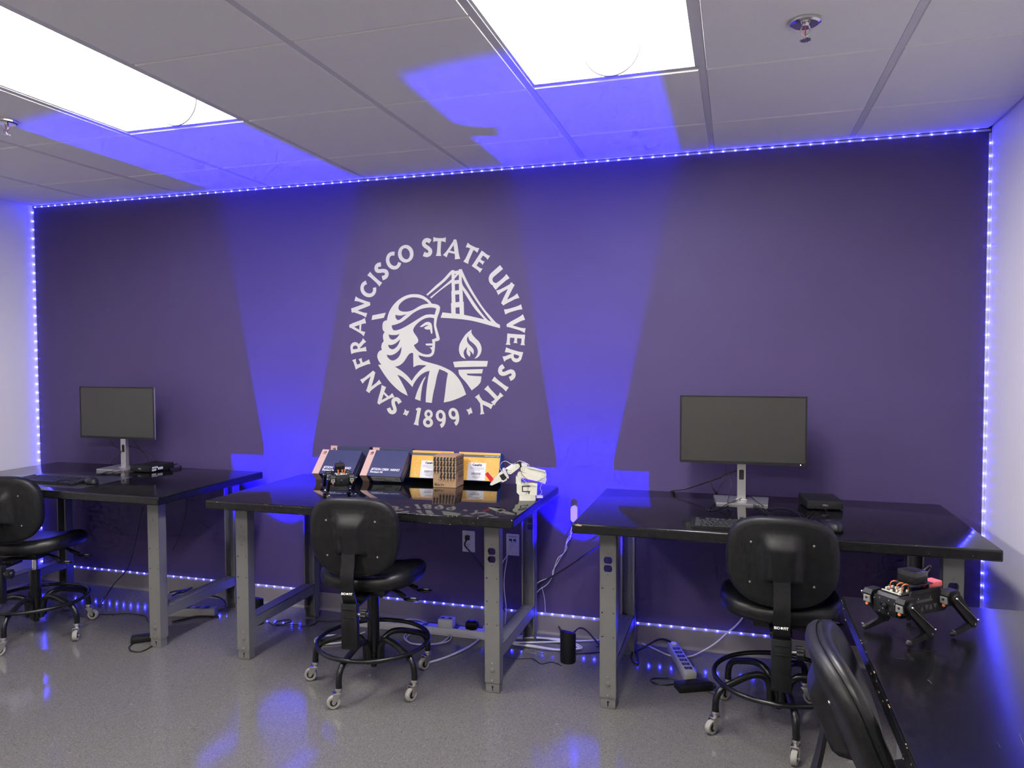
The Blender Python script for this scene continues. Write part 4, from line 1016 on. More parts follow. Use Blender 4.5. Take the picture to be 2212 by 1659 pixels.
def bolt_box():
    W, D_, h = 0.122, 0.120, 0.159
    t = thing('carton_box', 'brown kraft box printed with black lightning bolts in front of the yellow boxes', 'box', (2.867, -0.250, ZT), rad(2))
    MB().box((W/2, D_/2, h/2), (W, D_, h), 0.0015).build('carton', M['kraft'], t, 0)
    r = random.Random(4)
    def bolt(cx, cz, sw, sh):
        P = [(-0.10, 0.5), (0.42, 0.5), (0.16, 0.12), (0.44, 0.12), (-0.30, -0.5), (-0.06, -0.06), (-0.42, -0.06)]
        return [(cx + x*sw, cz + z*sh) for x, z in P]
    def face(Mx, W_, seed):
        mb = MB(); rr = random.Random(seed)
        cols = 7
        for i in range(cols):
            cx = W_*(i + 0.6)/(cols + 0.2)
            depth = 0.045 + 0.035*math.sin(i*2.1 + 0.6) + (0.03 if i < 2 else 0) - 0.004*i
            z = h - 0.012
            while z > depth:
                sz = 0.022 + 0.020*(h - z)/h
                if z - sz*1.25 > 0.012: mb.mesh(curve_plate([bolt(cx + rr.uniform(-0.001, 0.001), z - sz*0.5, 0.0185, sz*1.45)], 0.0004), Mx)
                q = bolt(cx - 0.0085, z - sz*0.75, 0.017, sz)
                for a, b in ((0, 6), (6, 5), (5, 4)):
                    p0 = Vector((*q[a], 0)); p1 = Vector((*q[b], 0)); d = (p1 - p0).normalized(); n = Vector((-d.y, d.x, 0))*0.0006
                    vs = [Mx @ (v + Vector((0, 0, 0.0002))) for v in (p0 + n, p0 - n, p1 - n, p1 + n)]
                    if all(0.002 < v.x < W_ - 0.002 for v in (p0, p1)) and min(p0.y, p1.y) > 0.01: mb.bm.faces.new([mb.bm.verts.new(v) for v in vs])
                z -= sz*1.02
        return mb
    face(TR(0, -0.0003, 0) @ XZ, W, 1).build('printed_bolts', M['ink'], t, 0)
    face(TR(W + 0.0003, 0, 0) @ RZ(PI/2) @ XZ, D_, 2).build('printed_bolts', M['ink'], t, 0)
    text('lettering', 'BOLT+', 0.0135, M['ink'], t, TR(0.008, -0.0006, 0.008) @ XZ, offset=0.0004, sx=1.25)
    text('lettering', 'sphero', 0.006, M['ink'], t, TR(0.008, -0.0006, 0.0195) @ XZ)
    s = MB(); s.box((W/2, D_/2, h + 0.0002), (W, 0.0006, 0.0004)); s.build('lid_seam', M['ink'], t, 0)
bolt_box()

# ================================================================ white robot arm on the middle bench
def robot_arm():
    t = thing('robotic_manipulator', 'white and cream desktop robot arm with a red-tipped gripper on the middle bench', 'robot arm', (3.410, -0.425, ZT), rad(15))
    k = 0.000159
    def q(cx, cy): return ((cx - 1370)*k, (1320 - cy)*k)
    def plate(name, pts, y0, y1, m=M['cream_pl'], par=t):
        mb = MB(); mb.prism([q(*p) for p in pts], y1 - y0, TR(0, y1, 0) @ XZ); return mb.build(name, m, par, 0)
    # base with its stepped front
    mb = MB(); mb.prism([(-0.037, -0.034), (-0.020, -0.040), (0.014, -0.040), (0.037, -0.034), (0.040, 0.030), (-0.036, 0.036)], 0.0235)
    for i in range(6): mb.box((-0.030 + i*0.011, -0.036, 0.001), (0.005, 0.010, 0.002))
    base = mb.build('base', M['cream_pl'], t, 0)
    MB().box((0.056, 0.0, 0.012), (0.030, 0.045, 0.006), 0.001).build('base_tab', M['white_pl'], base, 0)
    body = plate('body', [(1065, 860), (1065, 1090), (1140, 1165), (1640, 1165), (1660, 850), (1560, 825), (1190, 845)], -0.034, 0.030)
    bm_ = MB()
    for (x0, z0, x1, z1) in ((1215, 895, 1450, 920), (1215, 900, 1245, 1060), (1215, 1045, 1450, 1070), (1400, 895, 1425, 925), (1400, 1060, 1430, 1130)):
        a = q(x0, z1); b = q(x1, z0); bm_.box(((a[0] + b[0])/2, -0.0345, (a[1] + b[1])/2), (b[0] - a[0], 0.002, b[1] - a[1]))
    bm_.build('body_slot', M['ink'], body, 0)
    plate('shoulder', [(1040, 650), (1060, 640), (1190, 690), (1190, 850), (1060, 850), (1040, 830)], -0.030, 0.026)
    def link_poly(a, b, wa, wb, n=8):
        A = Vector(a); B = Vector(b); d = (B - A).normalized(); nn = Vector((-d.y, d.x)); pts = []
        for i in range(n + 1):
            t_ = PI/2 + PI*i/n; pts.append(tuple(A + (d*math.cos(t_) + nn*math.sin(t_))*wa))
        for i in range(n + 1):
            t_ = -PI/2 + PI*i/n; pts.append(tuple(B + (d*math.cos(t_) + nn*math.sin(t_))*wb))
        return pts
    def bar(name, a, b, wa, wb, y0, y1, m=M['cream_pl']):
        pts = link_poly(a, b, wa, wb)
        mb = MB(); mb.prism([q(*p) for p in reversed(pts)], y1 - y0, TR(0, y1, 0) @ XZ); o = mb.build(name, m, t, 40)
        for c, r in ((a, wa), (b, wb)):
            sc = MB()
            for i in range(4):
                p = q(c[0] + r*0.5*math.cos(PI/4 + PI/2*i), c[1] + r*0.5*math.sin(PI/4 + PI/2*i)); sc.cyl((p[0], y0 + 0.0002, p[1]), (p[0], y0 - 0.0006, p[1]), 0.0016, n=8)
            sc.build('joint_screws', M['grey_print'], o)
        return o
    bar('lower_link', (1165, 590), (1790, 720), 82, 82, -0.024, 0.020)
    plate('link_end', [(1700, 800), (1720, 660), (1900, 640), (1920, 740), (1880, 860)], -0.020, 0.018, M['white_pl'])
    bar('upper_link', (1255, 430), (1835, 590), 80, 82, -0.022, 0.018)
    plate('link_rail', [(1400, 370), (1560, 395), (1890, 480), (1890, 510), (1400, 400)], -0.026, -0.006, M['white_pl'])
    plate('elbow_servo', [(1010, 270), (1070, 240), (1200, 270), (1200, 420), (1160, 400), (1110, 300)], -0.018, 0.016, M['blk_matte'])
    plate('servo_sticker', [(1200, 265), (1370, 300), (1365, 360), (1205, 345)], -0.019, 0.010, M['white_pl'])
    bar('forearm', (1080, 345), (870, 500), 72, 78, -0.022, 0.018)
    plate('forearm_cover', [(740, 430), (930, 300), (975, 330), (840, 460)], -0.012, 0.014, M['white_pl'])
    plate('wrist_servo', [(790, 480), (880, 500), (870, 590), (810, 570)], -0.018, 0.014, M['blk_matte'])
    plate('wrist_plate', [(650, 440), (690, 425), (740, 450), (840, 660), (830, 700), (790, 690)], -0.026, 0.022, M['white_pl'])
    g = plate('gripper_body', [(520, 600), (620, 520), (700, 500), (800, 690), (770, 760), (650, 815), (620, 780), (350, 905), (290, 890), (310, 840)], -0.020, 0.016)
    plate('gripper_servo', [(565, 620), (680, 550), (780, 680), (700, 750), (640, 745)], -0.0212, -0.004, M['blk_matte'], t)
    plate('red_jaw', [(150, 590), (215, 540), (385, 745), (320, 820)], -0.016, 0.010, M['red'])
    def wire(pts, y, m, r=0.0011):
        mb = MB(); mb.tube([(q(*p)[0], y + 0.002*math.sin(i*1.7), q(*p)[1]) for i, p in enumerate(pts)], r, 6, sub=5); mb.build('wire', m, t, 60)
    wire([(640, 500), (580, 420), (580, 340), (660, 230), (760, 210), (860, 270), (960, 300), (1040, 250)], -0.010, M['cable_wht'])
    wire([(600, 480), (560, 390), (600, 300), (690, 200)], -0.013, M['red'], 0.0007)
    wire([(1070, 240), (1150, 200), (1290, 245), (1400, 300), (1420, 380)], -0.012, M['cable_wht'], 0.0014)
    wire([(1170, 400), (1195, 520), (1290, 650), (1450, 760), (1560, 815), (1660, 780), (1800, 700), (1890, 650)], -0.027, M['grey_print'], 0.0009)
    wire([(1175, 410), (1200, 530), (1295, 660), (1455, 770), (1550, 810)], -0.0285, M['red'], 0.0006)
    wire([(1160, 700), (1210, 790), (1330, 850), (1500, 860), (1640, 915)], -0.037, M['cable_wht'], 0.0011)
    wire([(1380, 800), (1390, 950), (1370, 1080), (1300, 1150)], -0.037, M['grey_print'], 0.0009)
    wire([(1190, 680), (1260, 720), (1330, 790), (1390, 850)], -0.036, M['cable_wht'], 0.0011)
    wire([(1800, 700), (1800, 850), (1740, 1000), (1790, 1120), (1730, 1190)], 0.0, M['cable_wht'], 0.0011)
robot_arm()

# ================================================================ black robot dogs
def dog_meshes():
    d = {}
    mb = MB(); mb.prism([(-0.085, 0.068), (-0.075, 0.055), (0.075, 0.055), (0.085, 0.068), (0.085, 0.090), (0.070, 0.103), (-0.070, 0.103), (-0.085, 0.090)], 0.066, TR(0, 0.033, 0) @ XZ)
    d['body'] = mb.data('body', M['blk_matte'], 0)
    mb = MB(); mb.box((0.0865, 0, 0.079), (0.003, 0.062, 0.040), 0.003); d['face_plate'] = mb.data('face_plate', M['blk_plastic'], 30)
    mb = MB(); mb.lathe([(0.009, 0), (0.009, 0.004), (0.0065, 0.005), (0.0055, 0.0035), (0.003, 0.004), (0.001, 0.0045)], 18, TR(0.088, 0, 0.079) @ RY(PI/2)); d['camera_lens'] = mb.data('camera_lens', M['blk_gloss'])
    mb = MB()
    for s in (-1, 1):
        for i in range(3): mb.box((0.0883, s*(0.017 + i*0.0042), 0.079), (0.0008, 0.0016, 0.014))
    d['speaker_slots'] = mb.data('speaker_slots', M['ink'], 0)
    mb = MB()
    for y, z in ((0.012, 0.094), (-0.012, 0.094), (0.012, 0.064), (-0.012, 0.064), (0.027, 0.09), (-0.027, 0.09)): mb.cyl((0.088, y, z), (0.0895, y, z), 0.0016, n=8)
    for s in (-1, 1):
        for x in (-0.06, -0.02, 0.02, 0.06): mb.cyl((x, s*0.0325, 0.094), (x, s*0.0345, 0.094), 0.0016, n=8)
    d['screws'] = mb.data('body_screws', M['chrome'])
    mb = MB()
    for s in (-1, 1):
        mb.prism([(-0.062, 0.098), (0.045, 0.098), (0.038, 0.112), (-0.056, 0.112)], 0.004, TR(0, s*0.029 + 0.002, 0) @ XZ)
    d['side_rail'] = mb.data('side_rail', M['blk_plastic'], 0)
    mb = MB(); mb.box((0.035, 0, 0.1055), (0.070, 0.050, 0.0018)); d['circuit_board'] = mb.data('circuit_board', M['ink'], 0)
    mb = MB()
    r = random.Random(11)
    for i in range(14): mb.box((0.045 + r.uniform(-0.018, 0.022), r.uniform(-0.023, 0.023), 0.109), (0.006, 0.004, 0.006), 0.0006)
    mb.box((0.066, 0.0, 0.1072), (0.002, 0.050, 0.002))
    d['connectors'] = mb.data('connectors', M['cream_pl'], 0)
    mb = MB()
    for y in (-0.014, 0.004, 0.016):
        for j in range(3): mb.tube([(0.052, y + j*0.0016, 0.110), (0.050 + 0.003*j, y + j*0.0016, 0.124), (0.036, y + j*0.0016, 0.126), (0.030, y, 0.112)], 0.0008, 5, sub=4)
    d['wires'] = mb.data('wires', M['orange_wire'], 60)
    mb = MB(); mb.cyl((0.022, -0.018, 0.107), (0.022, -0.018, 0.120), 0.004, n=12); d['capacitor'] = mb.data('capacitor', M['blue_cap'])
    mb = MB(); mb.box((-0.002, 0, 0.121), (0.078, 0.052, 0.003), 0.0008)
    for x in (-0.032, 0.028):
        for y in (-0.020, 0.020): mb.cyl((x, y, 0.106), (x, y, 0.121), 0.0025, n=8)
    d['top_plate'] = mb.data('top_plate', M['blk_plastic'], 30)
    mb = MB(); mb.box((-0.004, 0, 0.137), (0.046, 0.046, 0.028), 0.002); mb.cyl((-0.004, 0, 0.151), (-0.004, 0, 0.1525), 0.016, n=24); d['sensor_box'] = mb.data('sensor_box', M['blk_gloss'], 30)
    mb = MB(); mb.tube([(-0.027, 0.01, 0.146), (-0.044, 0.012, 0.158), (-0.054, 0.010, 0.152), (-0.046, 0.006, 0.138), (-0.028, 0.004, 0.128)], 0.0016, 6); d['cable_loop'] = mb.data('cable_loop', M['cable_blk'], 60)
    mb = MB(); mb.box((-0.058, 0.004, 0.113), (0.052, 0.030, 0.014), 0.003, Mx=None); d['battery'] = mb.data('battery', M['pink_wrap'], 30)
    mb = MB()
    for s in (-1, 1):
        for i in range(6):
            x = -0.045 + i*0.015; tri = [(x, 0.064), (x + 0.012, 0.064), (x + 0.006, 0.076)] if i % 2 else [(x, 0.076), (x + 0.006, 0.064), (x + 0.012, 0.076)]
            if i % 2 == 0: tri = list(reversed(tri))
            mb.prism(tri, 0.0012, TR(0, s*0.0333 + 0.0006, 0) @ XZ)
        mb.prism([(-0.03, 0.0845), (0.028, 0.0845), (0.024, 0.0905), (-0.026, 0.0905)], 0.0012, TR(0, s*0.0333 + 0.0006, 0) @ XZ)
    d['side_vents'] = mb.data('side_vents', M['grey_print'], 0)
    mb = MB(); mb.cyl((0.0228, 0.013, 0.0), (0.0242, 0.013, 0.0), 0.0028, n=12); d['servo_cap'] = mb.data('servo_cap', M['ink'])
    # leg, side +y; origin at the hip joint, upper link folds back, foot comes forward
    mb = MB(); mb.prism([(-0.021, 0.012), (-0.014, 0.020), (0.016, 0.020), (0.022, 0.010), (0.018, -0.014), (-0.016, -0.014)], 0.022, TR(0, 0.024, 0) @ XZ); d['hip'] = mb.data('hip', M['blk_plastic'], 0)
    mb = MB(); mb.box((0.016, 0.013, -0.002), (0.014, 0.018, 0.016), 0.001); d['servo'] = mb.data('servo', M['servo'], 0)
    mb = MB(); mb.cyl((0.019, 0.013, -0.014), (0.0225, 0.013, -0.014), 0.0036, n=10); d['servo_horn'] = mb.data('servo_horn', M['orange_wire'])
    def bone(a, b, w0, w1, y0, y1):
        A = Vector(a); B = Vector(b); dd = (B - A).normalized(); nn = Vector((-dd.y, dd.x)); pts = []
        for i in range(7): t_ = PI/2 + PI*i/6; pts.append(tuple(A + (dd*math.cos(t_) + nn*math.sin(t_))*w0))
        for i in range(7): t_ = -PI/2 + PI*i/6; pts.append(tuple(B + (dd*math.cos(t_) + nn*math.sin(t_))*w1))
        m = MB(); m.prism(list(reversed(pts)), y1 - y0, TR(0, y1, 0) @ XZ); return m
    KN = (-0.060, -0.064)
    d['thigh'] = bone((0, 0), KN, 0.014, 0.009, 0.022, 0.034).data('thigh', M['blk_plastic'], 30)
    d['shin'] = bone(KN, (0.004, -0.078), 0.008, 0.005, 0.024, 0.032).data('shin', M['blk_matte'], 30)
    mb = MB(); mb.sphere((0.008, 0.028, -0.077), 0.008, (1.1, 0.8, 0.9), 12); d['foot'] = mb.data('foot', M['rubber_blk'] if 'rubber_blk' in M else M['ink'])
    mb = MB(); mb.cyl((0.010, 0.037, 0.006), (-0.066, 0.037, -0.054), 0.0011, n=6); mb.sphere((0.010, 0.037, 0.006), 0.003, n=8); mb.sphere((-0.066, 0.037, -0.054), 0.003, n=8); d['push_rod'] = mb.data('push_rod', M['chrome'])
    mb = MB(); mb.cyl((KN[0], 0.0335, KN[1]), (KN[0], 0.036, KN[1]), 0.0026, n=10); mb.cyl((0.012, 0.0275, -0.070), (0.012, 0.034, -0.070), 0.002, n=8); d['leg_screws'] = mb.data('leg_screws', M['chrome'])
    return d
DG = dog_meshes()
def robot_dog(lab, loc, yaw):
    t = thing('robot_dog', lab, 'robot dog', loc, yaw, 'black robot dogs')
    body = link('body', DG['body'], t)
    link('face_plate', DG['face_plate'], t); link('camera_lens', DG['camera_lens'], t)
    for n_ in ('speaker_slots', 'side_vents'): link(n_, DG[n_], body)
    link('body_screws', DG['screws'], body)
    for n_ in ('side_rail', 'circuit_board', 'connectors', 'wires', 'capacitor', 'top_plate', 'sensor_box', 'battery', 'cable_loop'): link(n_, DG[n_], t)
    for sx in (1, -1):
        for sy in (1, -1):
            Mx = TR(sx*0.072 + (0.0 if sx > 0 else -0.004), sy*0.030, 0.086) @ Matrix.Diagonal((1, sy, 1, 1))
            th = link('leg', DG['thigh'], t, Mx)
            for n_ in ('hip', 'servo', 'servo_cap', 'servo_horn', 'shin', 'foot', 'push_rod', 'leg_screws'): link(n_, DG[n_], th)
robot_dog('black four-legged robot dog with pink battery on the scratched corner bench', (4.722, -1.762, ZT), rad(221))
robot_dog('black four-legged robot dog in front of the navy cartons on the middle bench', (2.522, -0.570, ZT), rad(-52))

# ================================================================ uplights on the floor (the blue washes on wall and ceiling)
def uplight(lab, loc, yaw, tilt, watts):
    t = thing('uplight', lab, 'lamp', loc, yaw, 'black cylinder uplights on the floor')
    r, N = 0.037, 36
    def ztop(x, y): return 0.142 - 0.30*y - 0.10*x
    ang = [2*PI*k/N for k in range(N)]
    mb = MB()
    ro = lambda rr, z=None: [Vector((rr*math.cos(a), rr*math.sin(a), ztop(rr*math.cos(a), rr*math.sin(a)) if z is None else z)) for a in ang]
    mb.rings([ro(r - 0.003, 0.0), ro(r, 0.004), ro(r), ro(r - 0.0025), ro(r - 0.0025, 0.100), ro(0.001, 0.100)])
    mb.build('housing', M['blk_matte'], t, 40)
    mb = MB(); mb.lathe([(0.001, 0.101), (0.030, 0.101), (0.030, 0.104), (0.022, 0.106), (0.001, 0.107)], 24); mb.build('lens', M['lamp_lens'], t)
    ld = bpy.data.lights.new('uplight_beam', 'SPOT'); ld.energy = watts; ld.color = (0.008, 0.0, 1.0); ld.spot_size = rad(66); ld.spot_blend = 0.22; ld.shadow_soft_size = 0.012
    lo = bpy.data.objects.new('uplight_beam', ld); COL.objects.link(lo); lo.parent = t
    lo.matrix_local = TR(0, 0, 0.125) @ RX(PI - tilt)
    return t
uplight('black cylindrical uplight with slanted top on the floor between the middle and right benches', (3.575, -0.312, 0), rad(-12), rad(7), UPLIGHT_W)
uplight('black cylindrical uplight on the floor between the left and middle benches', (1.850, -0.300, 0), rad(0), rad(7), UPLIGHT_W)

# ================================================================ wall plates and wall devices
def wall_plate(lab, cx, cz, kind):
    t = thing('outlet' if kind == 'power' else 'data_outlet', lab, 'outlet', (cx, 0, cz))
    MB().box((0, -0.003, 0), (0.071, 0.006, 0.114), 0.002).build('cover_plate', M['outlet'], t, 30)
    if kind == 'power':
        p = MB(); p.box((0, -0.0065, 0), (0.034, 0.002, 0.068), 0.002); po = p.build('receptacle', M['outlet'], t, 30)
        s = MB()
        for z in (0.019, -0.019):
            for x in (-0.006, 0.006): s.box((x, -0.0077, z + 0.003), (0.0018, 0.0008, 0.008))
            s.cyl((0, -0.0072, z - 0.008), (0, -0.0081, z - 0.008), 0.0024, n=10)
        s.build('slots', M['ink'], po, 0)
        MB().cyl((0, -0.006, 0.047), (0, -0.0072, 0.047), 0.003, n=12).build('screw', M['zinc'], t)
    else:
        j = MB()
        for x in (-0.011, 0.011): j.box((x, -0.0068, 0.022), (0.016, 0.0025, 0.019), 0.001)
        j.build('jacks', M['jack_blue'], t, 0)
        for x in (-0.011, 0.011): MB().box((x, -0.012, 0.016), (0.011, 0.014, 0.009), 0.001).build('cable_plug', M['white_pl'], t, 0)
        tx = MB(); tx.box((0.0, -0.0063, 0.043), (0.046, 0.0006, 0.008)); tx.build('label_strip', M['lens_grey'], t, 0)
        MB().cyl((0, -0.006, -0.044), (0, -0.0074, -0.044), 0.004, n=12).build('screw', M['zinc'], t)
        m = MB()
        for x in (-0.022, 0.022): m.box((x, -0.0063, -0.042), (0.003, 0.0006, 0.010))
        for x in (-0.02, 0.0, 0.02): m.box((x, -0.0063, -0.012), (0.004, 0.0006, 0.003))
        m.build('plate_marks', M['lens_grey'], t, 0)
    return t
wall_plate('white wall power outlet with a black plug under the middle bench', 2.965, 0.456, 'power')
pl = MB(); pl.box((0, -0.016, 0), (0.026, 0.018, 0.026), 0.005); pl.cyl((0, -0.016, -0.004), (-0.009, -0.022, -0.022), 0.006, 0.004, n=12)
tag(pl.build('power_plug', M['cable_blk'], None, 30, TR(2.962, 0, 0.478)), 'black power plug in the white outlet under the middle bench', 'plug')
wall_plate('white wall data outlet with two blue network jacks beside the bench leg', 3.211, 0.455, 'data')
cp = thing('wall_adapter', 'white capsule-shaped controller on the purple wall above the right bench corner', 'adapter', (3.541, 0, 0.6385))
mb = MB(); R_ = 0.0175
pts = [(R_*math.cos(a), 0.025 + R_*math.sin(a)) for a in [PI*k/12 for k in range(13)]] + [(R_*math.cos(a), -0.025 + R_*math.sin(a)) for a in [PI + PI*k/12 for k in range(13)]]
mb.prism(pts, 0.018, TR(0, 0.0, 0) @ XZ); mb.build('shell', M['white_pl'], cp, 40)
mb = MB(); mb.mesh(curve_plate([[(x*0.92, z*0.965) for x, z in pts]], 0.002), TR(0, -0.0185, 0) @ XZ); mb.build('face', M['cream_pl'], cp, 40)

# ================================================================ power strips, adapters, bricks
def power_strip(lab, a, b, w, h, m, n, cat='power strip'):
    a = Vector((*a, 0)); b = Vector((*b, 0)); L = (b - a).length; yaw = math.atan2(b.y - a.y, b.x - a.x)
    t = thing('power_strip', lab, cat, a, yaw, 'power strips on the floor')
    MB().box((L/2, 0, h/2), (L, w, h), 0.003).build('case', m, t, 30)
    for i in range(n):
        x = L*(0.16 + 0.76*(i + 0.5)/n)
        o = MB(); o.box((x, 0, h + 0.0003), (0.026, min(0.034, w*0.8), 0.0016), 0.0006); s_ = o.build('socket', M['blk_matte'], t, 0)
        s = MB()
        for y in (-0.006, 0.006): s.box((x - 0.003, y, h + 0.0014), (0.008, 0.002, 0.0006))
        s.cyl((x + 0.008, 0, h + 0.0010), (x + 0.008, 0, h + 0.0016), 0.0026, n=8); s.build('slots', m, s_, 0)
    sw = MB(); sw.box((L*0.06 + 0.004, 0, h + 0.004), (0.026, 0.022, 0.010), 0.003); sw.build('switch', M['white_pl'], t, 30)
    return t
power_strip('grey metal power strip slanting across the floor under the right bench', (4.038, -0.050), (4.145, -0.382), 0.050, 0.045, M['power_grey'], 6)
power_strip('grey power strip on the floor under the left bench', (1.28, -0.330), (1.550, -0.254), 0.046, 0.045, M['power_grey'], 4)
power_strip('long white power strip on the floor along the wall under the middle bench', (2.33, -0.165), (3.24, -0.150), 0.048, 0.042, M['white_pl'], 8)
def adapter(name, lab, loc, yaw, s, m, bev, cat, det):
    t = thing(name, lab, cat, loc, yaw)
    MB().box((0, 0, s[2]/2), s, bev).build('case', m, t, 40)
    d_ = MB()
    for i in range(2): d_.box(((i - 0.5)*s[0]*0.5, 0.0, s[2] + 0.0004), (s[0]*0.22, s[1]*0.3, 0.001))
    d_.build('port', det, t, 0)
    return t
adapter('power_adapter', 'white boxy adapter plugged on the long white power strip', (2.898, -0.158, 0.0435), rad(2), (0.080, 0.052, 0.044), M['white_pl'], 0.004, 'adapter', M['ink'])
adapter('power_adapter', 'black rounded adapter plugged on the long white power strip', (3.035, -0.152, 0.0435), rad(2), (0.066, 0.050, 0.040), M['blk_plastic'], 0.012, 'adapter', M['ink'])
adapter('power_brick', 'black laptop-style power brick on the floor beside the left bench leg', (1.450, -0.668, 0), rad(38), (0.125, 0.055, 0.030), M['blk_matte'], 0.004, 'power brick', M['ink'])
adapter('power_brick', 'black power brick on the floor in front of the slanting power strip', (4.158, -0.440, 0), rad(27), (0.155, 0.068, 0.030), M['blk_matte'], 0.004, 'power brick', M['ink'])

# ================================================================ cables
def cable(name, lab, pts, r, m, cat='cable'):
    mb = MB(); mb.tube(pts, r, 8, sub=6)
    return tag(mb.build(name, m, None, 60), lab, cat)
def fl_(px, z=0.004): return [onz(u, v, z) for u, v in px]
def wl_(px, y=-0.02): return [ony(u, v, y) for u, v in px]
W_, K_ = M['cable_wht'], M['cable_blk']
cable('power_cable', 'thick white cable curving over the floor to a stool caster by the middle bench', fl_([(917, 1434), (960, 1421), (1000, 1404), (1028, 1387), (1042, 1370), (1046, 1352)], 0.006), 0.0055, W_)
def coil(cx, cy, rx, ry, turns, z=0.005, ph=0.0, jit=0.012, seed=1):
    r = random.Random(seed); P = []
    n = 10
    for k in range(int(turns*n) + 1):
        a = ph + 2*PI*k/n; s = 1 + r.uniform(-0.08, 0.08)
        P.append(Vector((cx + rx*s*math.cos(a) + r.uniform(-jit, jit)*0.5, cy + ry*s*math.sin(a) + r.uniform(-jit, jit)*0.5, z + 0.004*(k/n) + r.uniform(0, 0.003))))
    return P
c0 = onz(1185, 1384, 0.006)
cable('power_cable', 'coiled white cable on the floor behind the black uplight', coil(c0.x, c0.y - 0.05, 0.165, 0.065, 2.6, seed=5, jit=0.03) + [onz(1290, 1383, 0.006), onz(1330, 1376, 0.006)], 0.0045, W_)
c0 = onz(912, 1376, 0.006)
cable('power_cable', 'white cable looped on the floor right of the middle stool base', [onz(840, 1345, 0.05), onz(900, 1338, 0.05)] + coil(c0.x + 0.03, c0.y, 0.115, 0.11, 2.2, seed=8, ph=1.2) + [onz(985, 1355, 0.02), onz(1045, 1362, 0.006)], 0.0036, W_)
cable('power_cable', 'white cable looped on the floor left of the middle stool base', [onz(u, v, 0.006) for u, v in ((788, 1366), (760, 1373), (720, 1372), (690, 1376), (680, 1384), (690, 1391), (720, 1390), (750, 1386), (775, 1384))], 0.0048, W_)
cable('power_cable', 'white cable running from under the slanting power strip up towards the right stool', fl_([(1375, 1385), (1410, 1400), (1450, 1417), (1490, 1418)], 0.005) + [onz(1515, 1408, 0.02), ony(1545, 1390, -0.06), ony(1570, 1368, -0.03), ony(1592, 1349, -0.02), ony(1606, 1330, -0.015), ony(1622, 1290, -0.015), ony(1632, 1230, -0.015), ony(1636, 1165, -0.02)], 0.0042, W_)
cable('controller_cable', 'thin white cable twisting down the wall from the capsule controller', [ony(1241, 1128, -0.012)] + wl_([(1237, 1140), (1235, 1152), (1228, 1162), (1223, 1173), (1224, 1186), (1212, 1203), (1204, 1217), (1194, 1234), (1192, 1246), (1175, 1252), (1160, 1260), (1156, 1270)]), 0.0022, W_)
cable('controller_cable', 'thin white cable crossing its twin on the wall below the capsule controller', [ony(1239, 1127, -0.012)] + wl_([(1236, 1138), (1233, 1148), (1233, 1160), (1226, 1170), (1222, 1180), (1218, 1195), (1206, 1205), (1198, 1225), (1194, 1244), (1182, 1262), (1165, 1274), (1157, 1285)], -0.03), 0.0022, W_)
cable('led_cable', 'short thin white lead dropping to the baseboard led strip', wl_([(1170, 1268), (1174, 1282), (1177, 1300), (1178, 1323)], -0.012), 0.0016, W_)
cable('network_cable', 'white network cable hanging from the data outlet', [Vector((3.200, -0.020, 0.468))] + wl_([(1103, 1182), (1097, 1196), (1094, 1215), (1090, 1240), (1089, 1270), (1093, 1310), (1092, 1340), (1090, 1362)], -0.03), 0.0026, W_)
cable('network_cable', 'second white network cable hanging from the data outlet jack nearer the corner', [Vector((3.222, -0.020, 0.468))] + wl_([(1106, 1184), (1098, 1195), (1092, 1205), (1086, 1215), (1080, 1240)], -0.04), 0.0024, W_)
cable('power_cable', 'black power cord from the wall outlet under the middle bench', [Vector((2.953, -0.022, 0.456))] + wl_([(1004, 1178), (1012, 1188), (1024, 1202), (1036, 1218), (1050, 1240), (1075, 1285), (1090, 1320)], -0.03), 0.0042, K_)
cable('display_cable', 'black cord sagging across the wall from under the right bench', wl_([(1318, 1165), (1290, 1182), (1262, 1200), (1235, 1219), (1205, 1238), (1172, 1258), (1150, 1280)], -0.045), 0.0042, K_)
cable('power_cable', 'black cord draped behind the black uplight', [onz(1152, 1331, 0.07), onz(1180, 1340, 0.06), onz(1204, 1350, 0.05), onz(1218, 1372, 0.02), onz(1235, 1370, 0.04), onz(1250, 1357, 0.06), onz(1266, 1361, 0.06), onz(1285, 1382, 0.03), onz(1300, 1400, 0.006)], 0.0045, K_)
cable('lamp_cable', 'thin black cord running over the floor to the uplight by the right bench', fl_([(1090, 1418), (1098, 1421), (1120, 1423), (1145, 1422), (1158, 1427), (1170, 1434), (1190, 1430), (1205, 1434), (1212, 1438)], 0.003), 0.0022, K_)
cable('lamp_cable', 'short black cord on the floor between uplight and right bench leg', fl_([(1243, 1412), (1262, 1411), (1280, 1410), (1296, 1408), (1300, 1398), (1288, 1396)], 0.003), 0.0028, K_)
cable('power_cable', 'thin black cord hanging from the left bench to the floor', [ony(309, 1096, -0.30), ony(300, 1135, -0.28), ony(291, 1178, -0.26), ony(282, 1212, -0.24), ony(270, 1236, -0.22), ony(246, 1262, -0.24), onz(226, 1292, 0.02), onz(214, 1310, 0.004)], 0.0032, K_)
cable('power_cable', 'very thin black cord hanging on the wall behind the left bench leg', wl_([(403, 1078), (402, 1100), (394, 1140), (382, 1168), (372, 1190)], -0.02), 0.0016, K_)
cable('power_cable', 'black cord lying on the floor left of the left bench leg', fl_([(190, 1324), (215, 1327), (250, 1327), (275, 1325), (300, 1328), (314, 1331), (318, 1340), (330, 1352), (338, 1356)], 0.004), 0.0032, K_)
cable('power_cable', 'black cord looped in front of the power brick by the left bench leg', fl_([(300, 1386), (288, 1390), (279, 1398), (284, 1406), (305, 1407), (330, 1395), (345, 1383)], 0.004), 0.0036, K_)
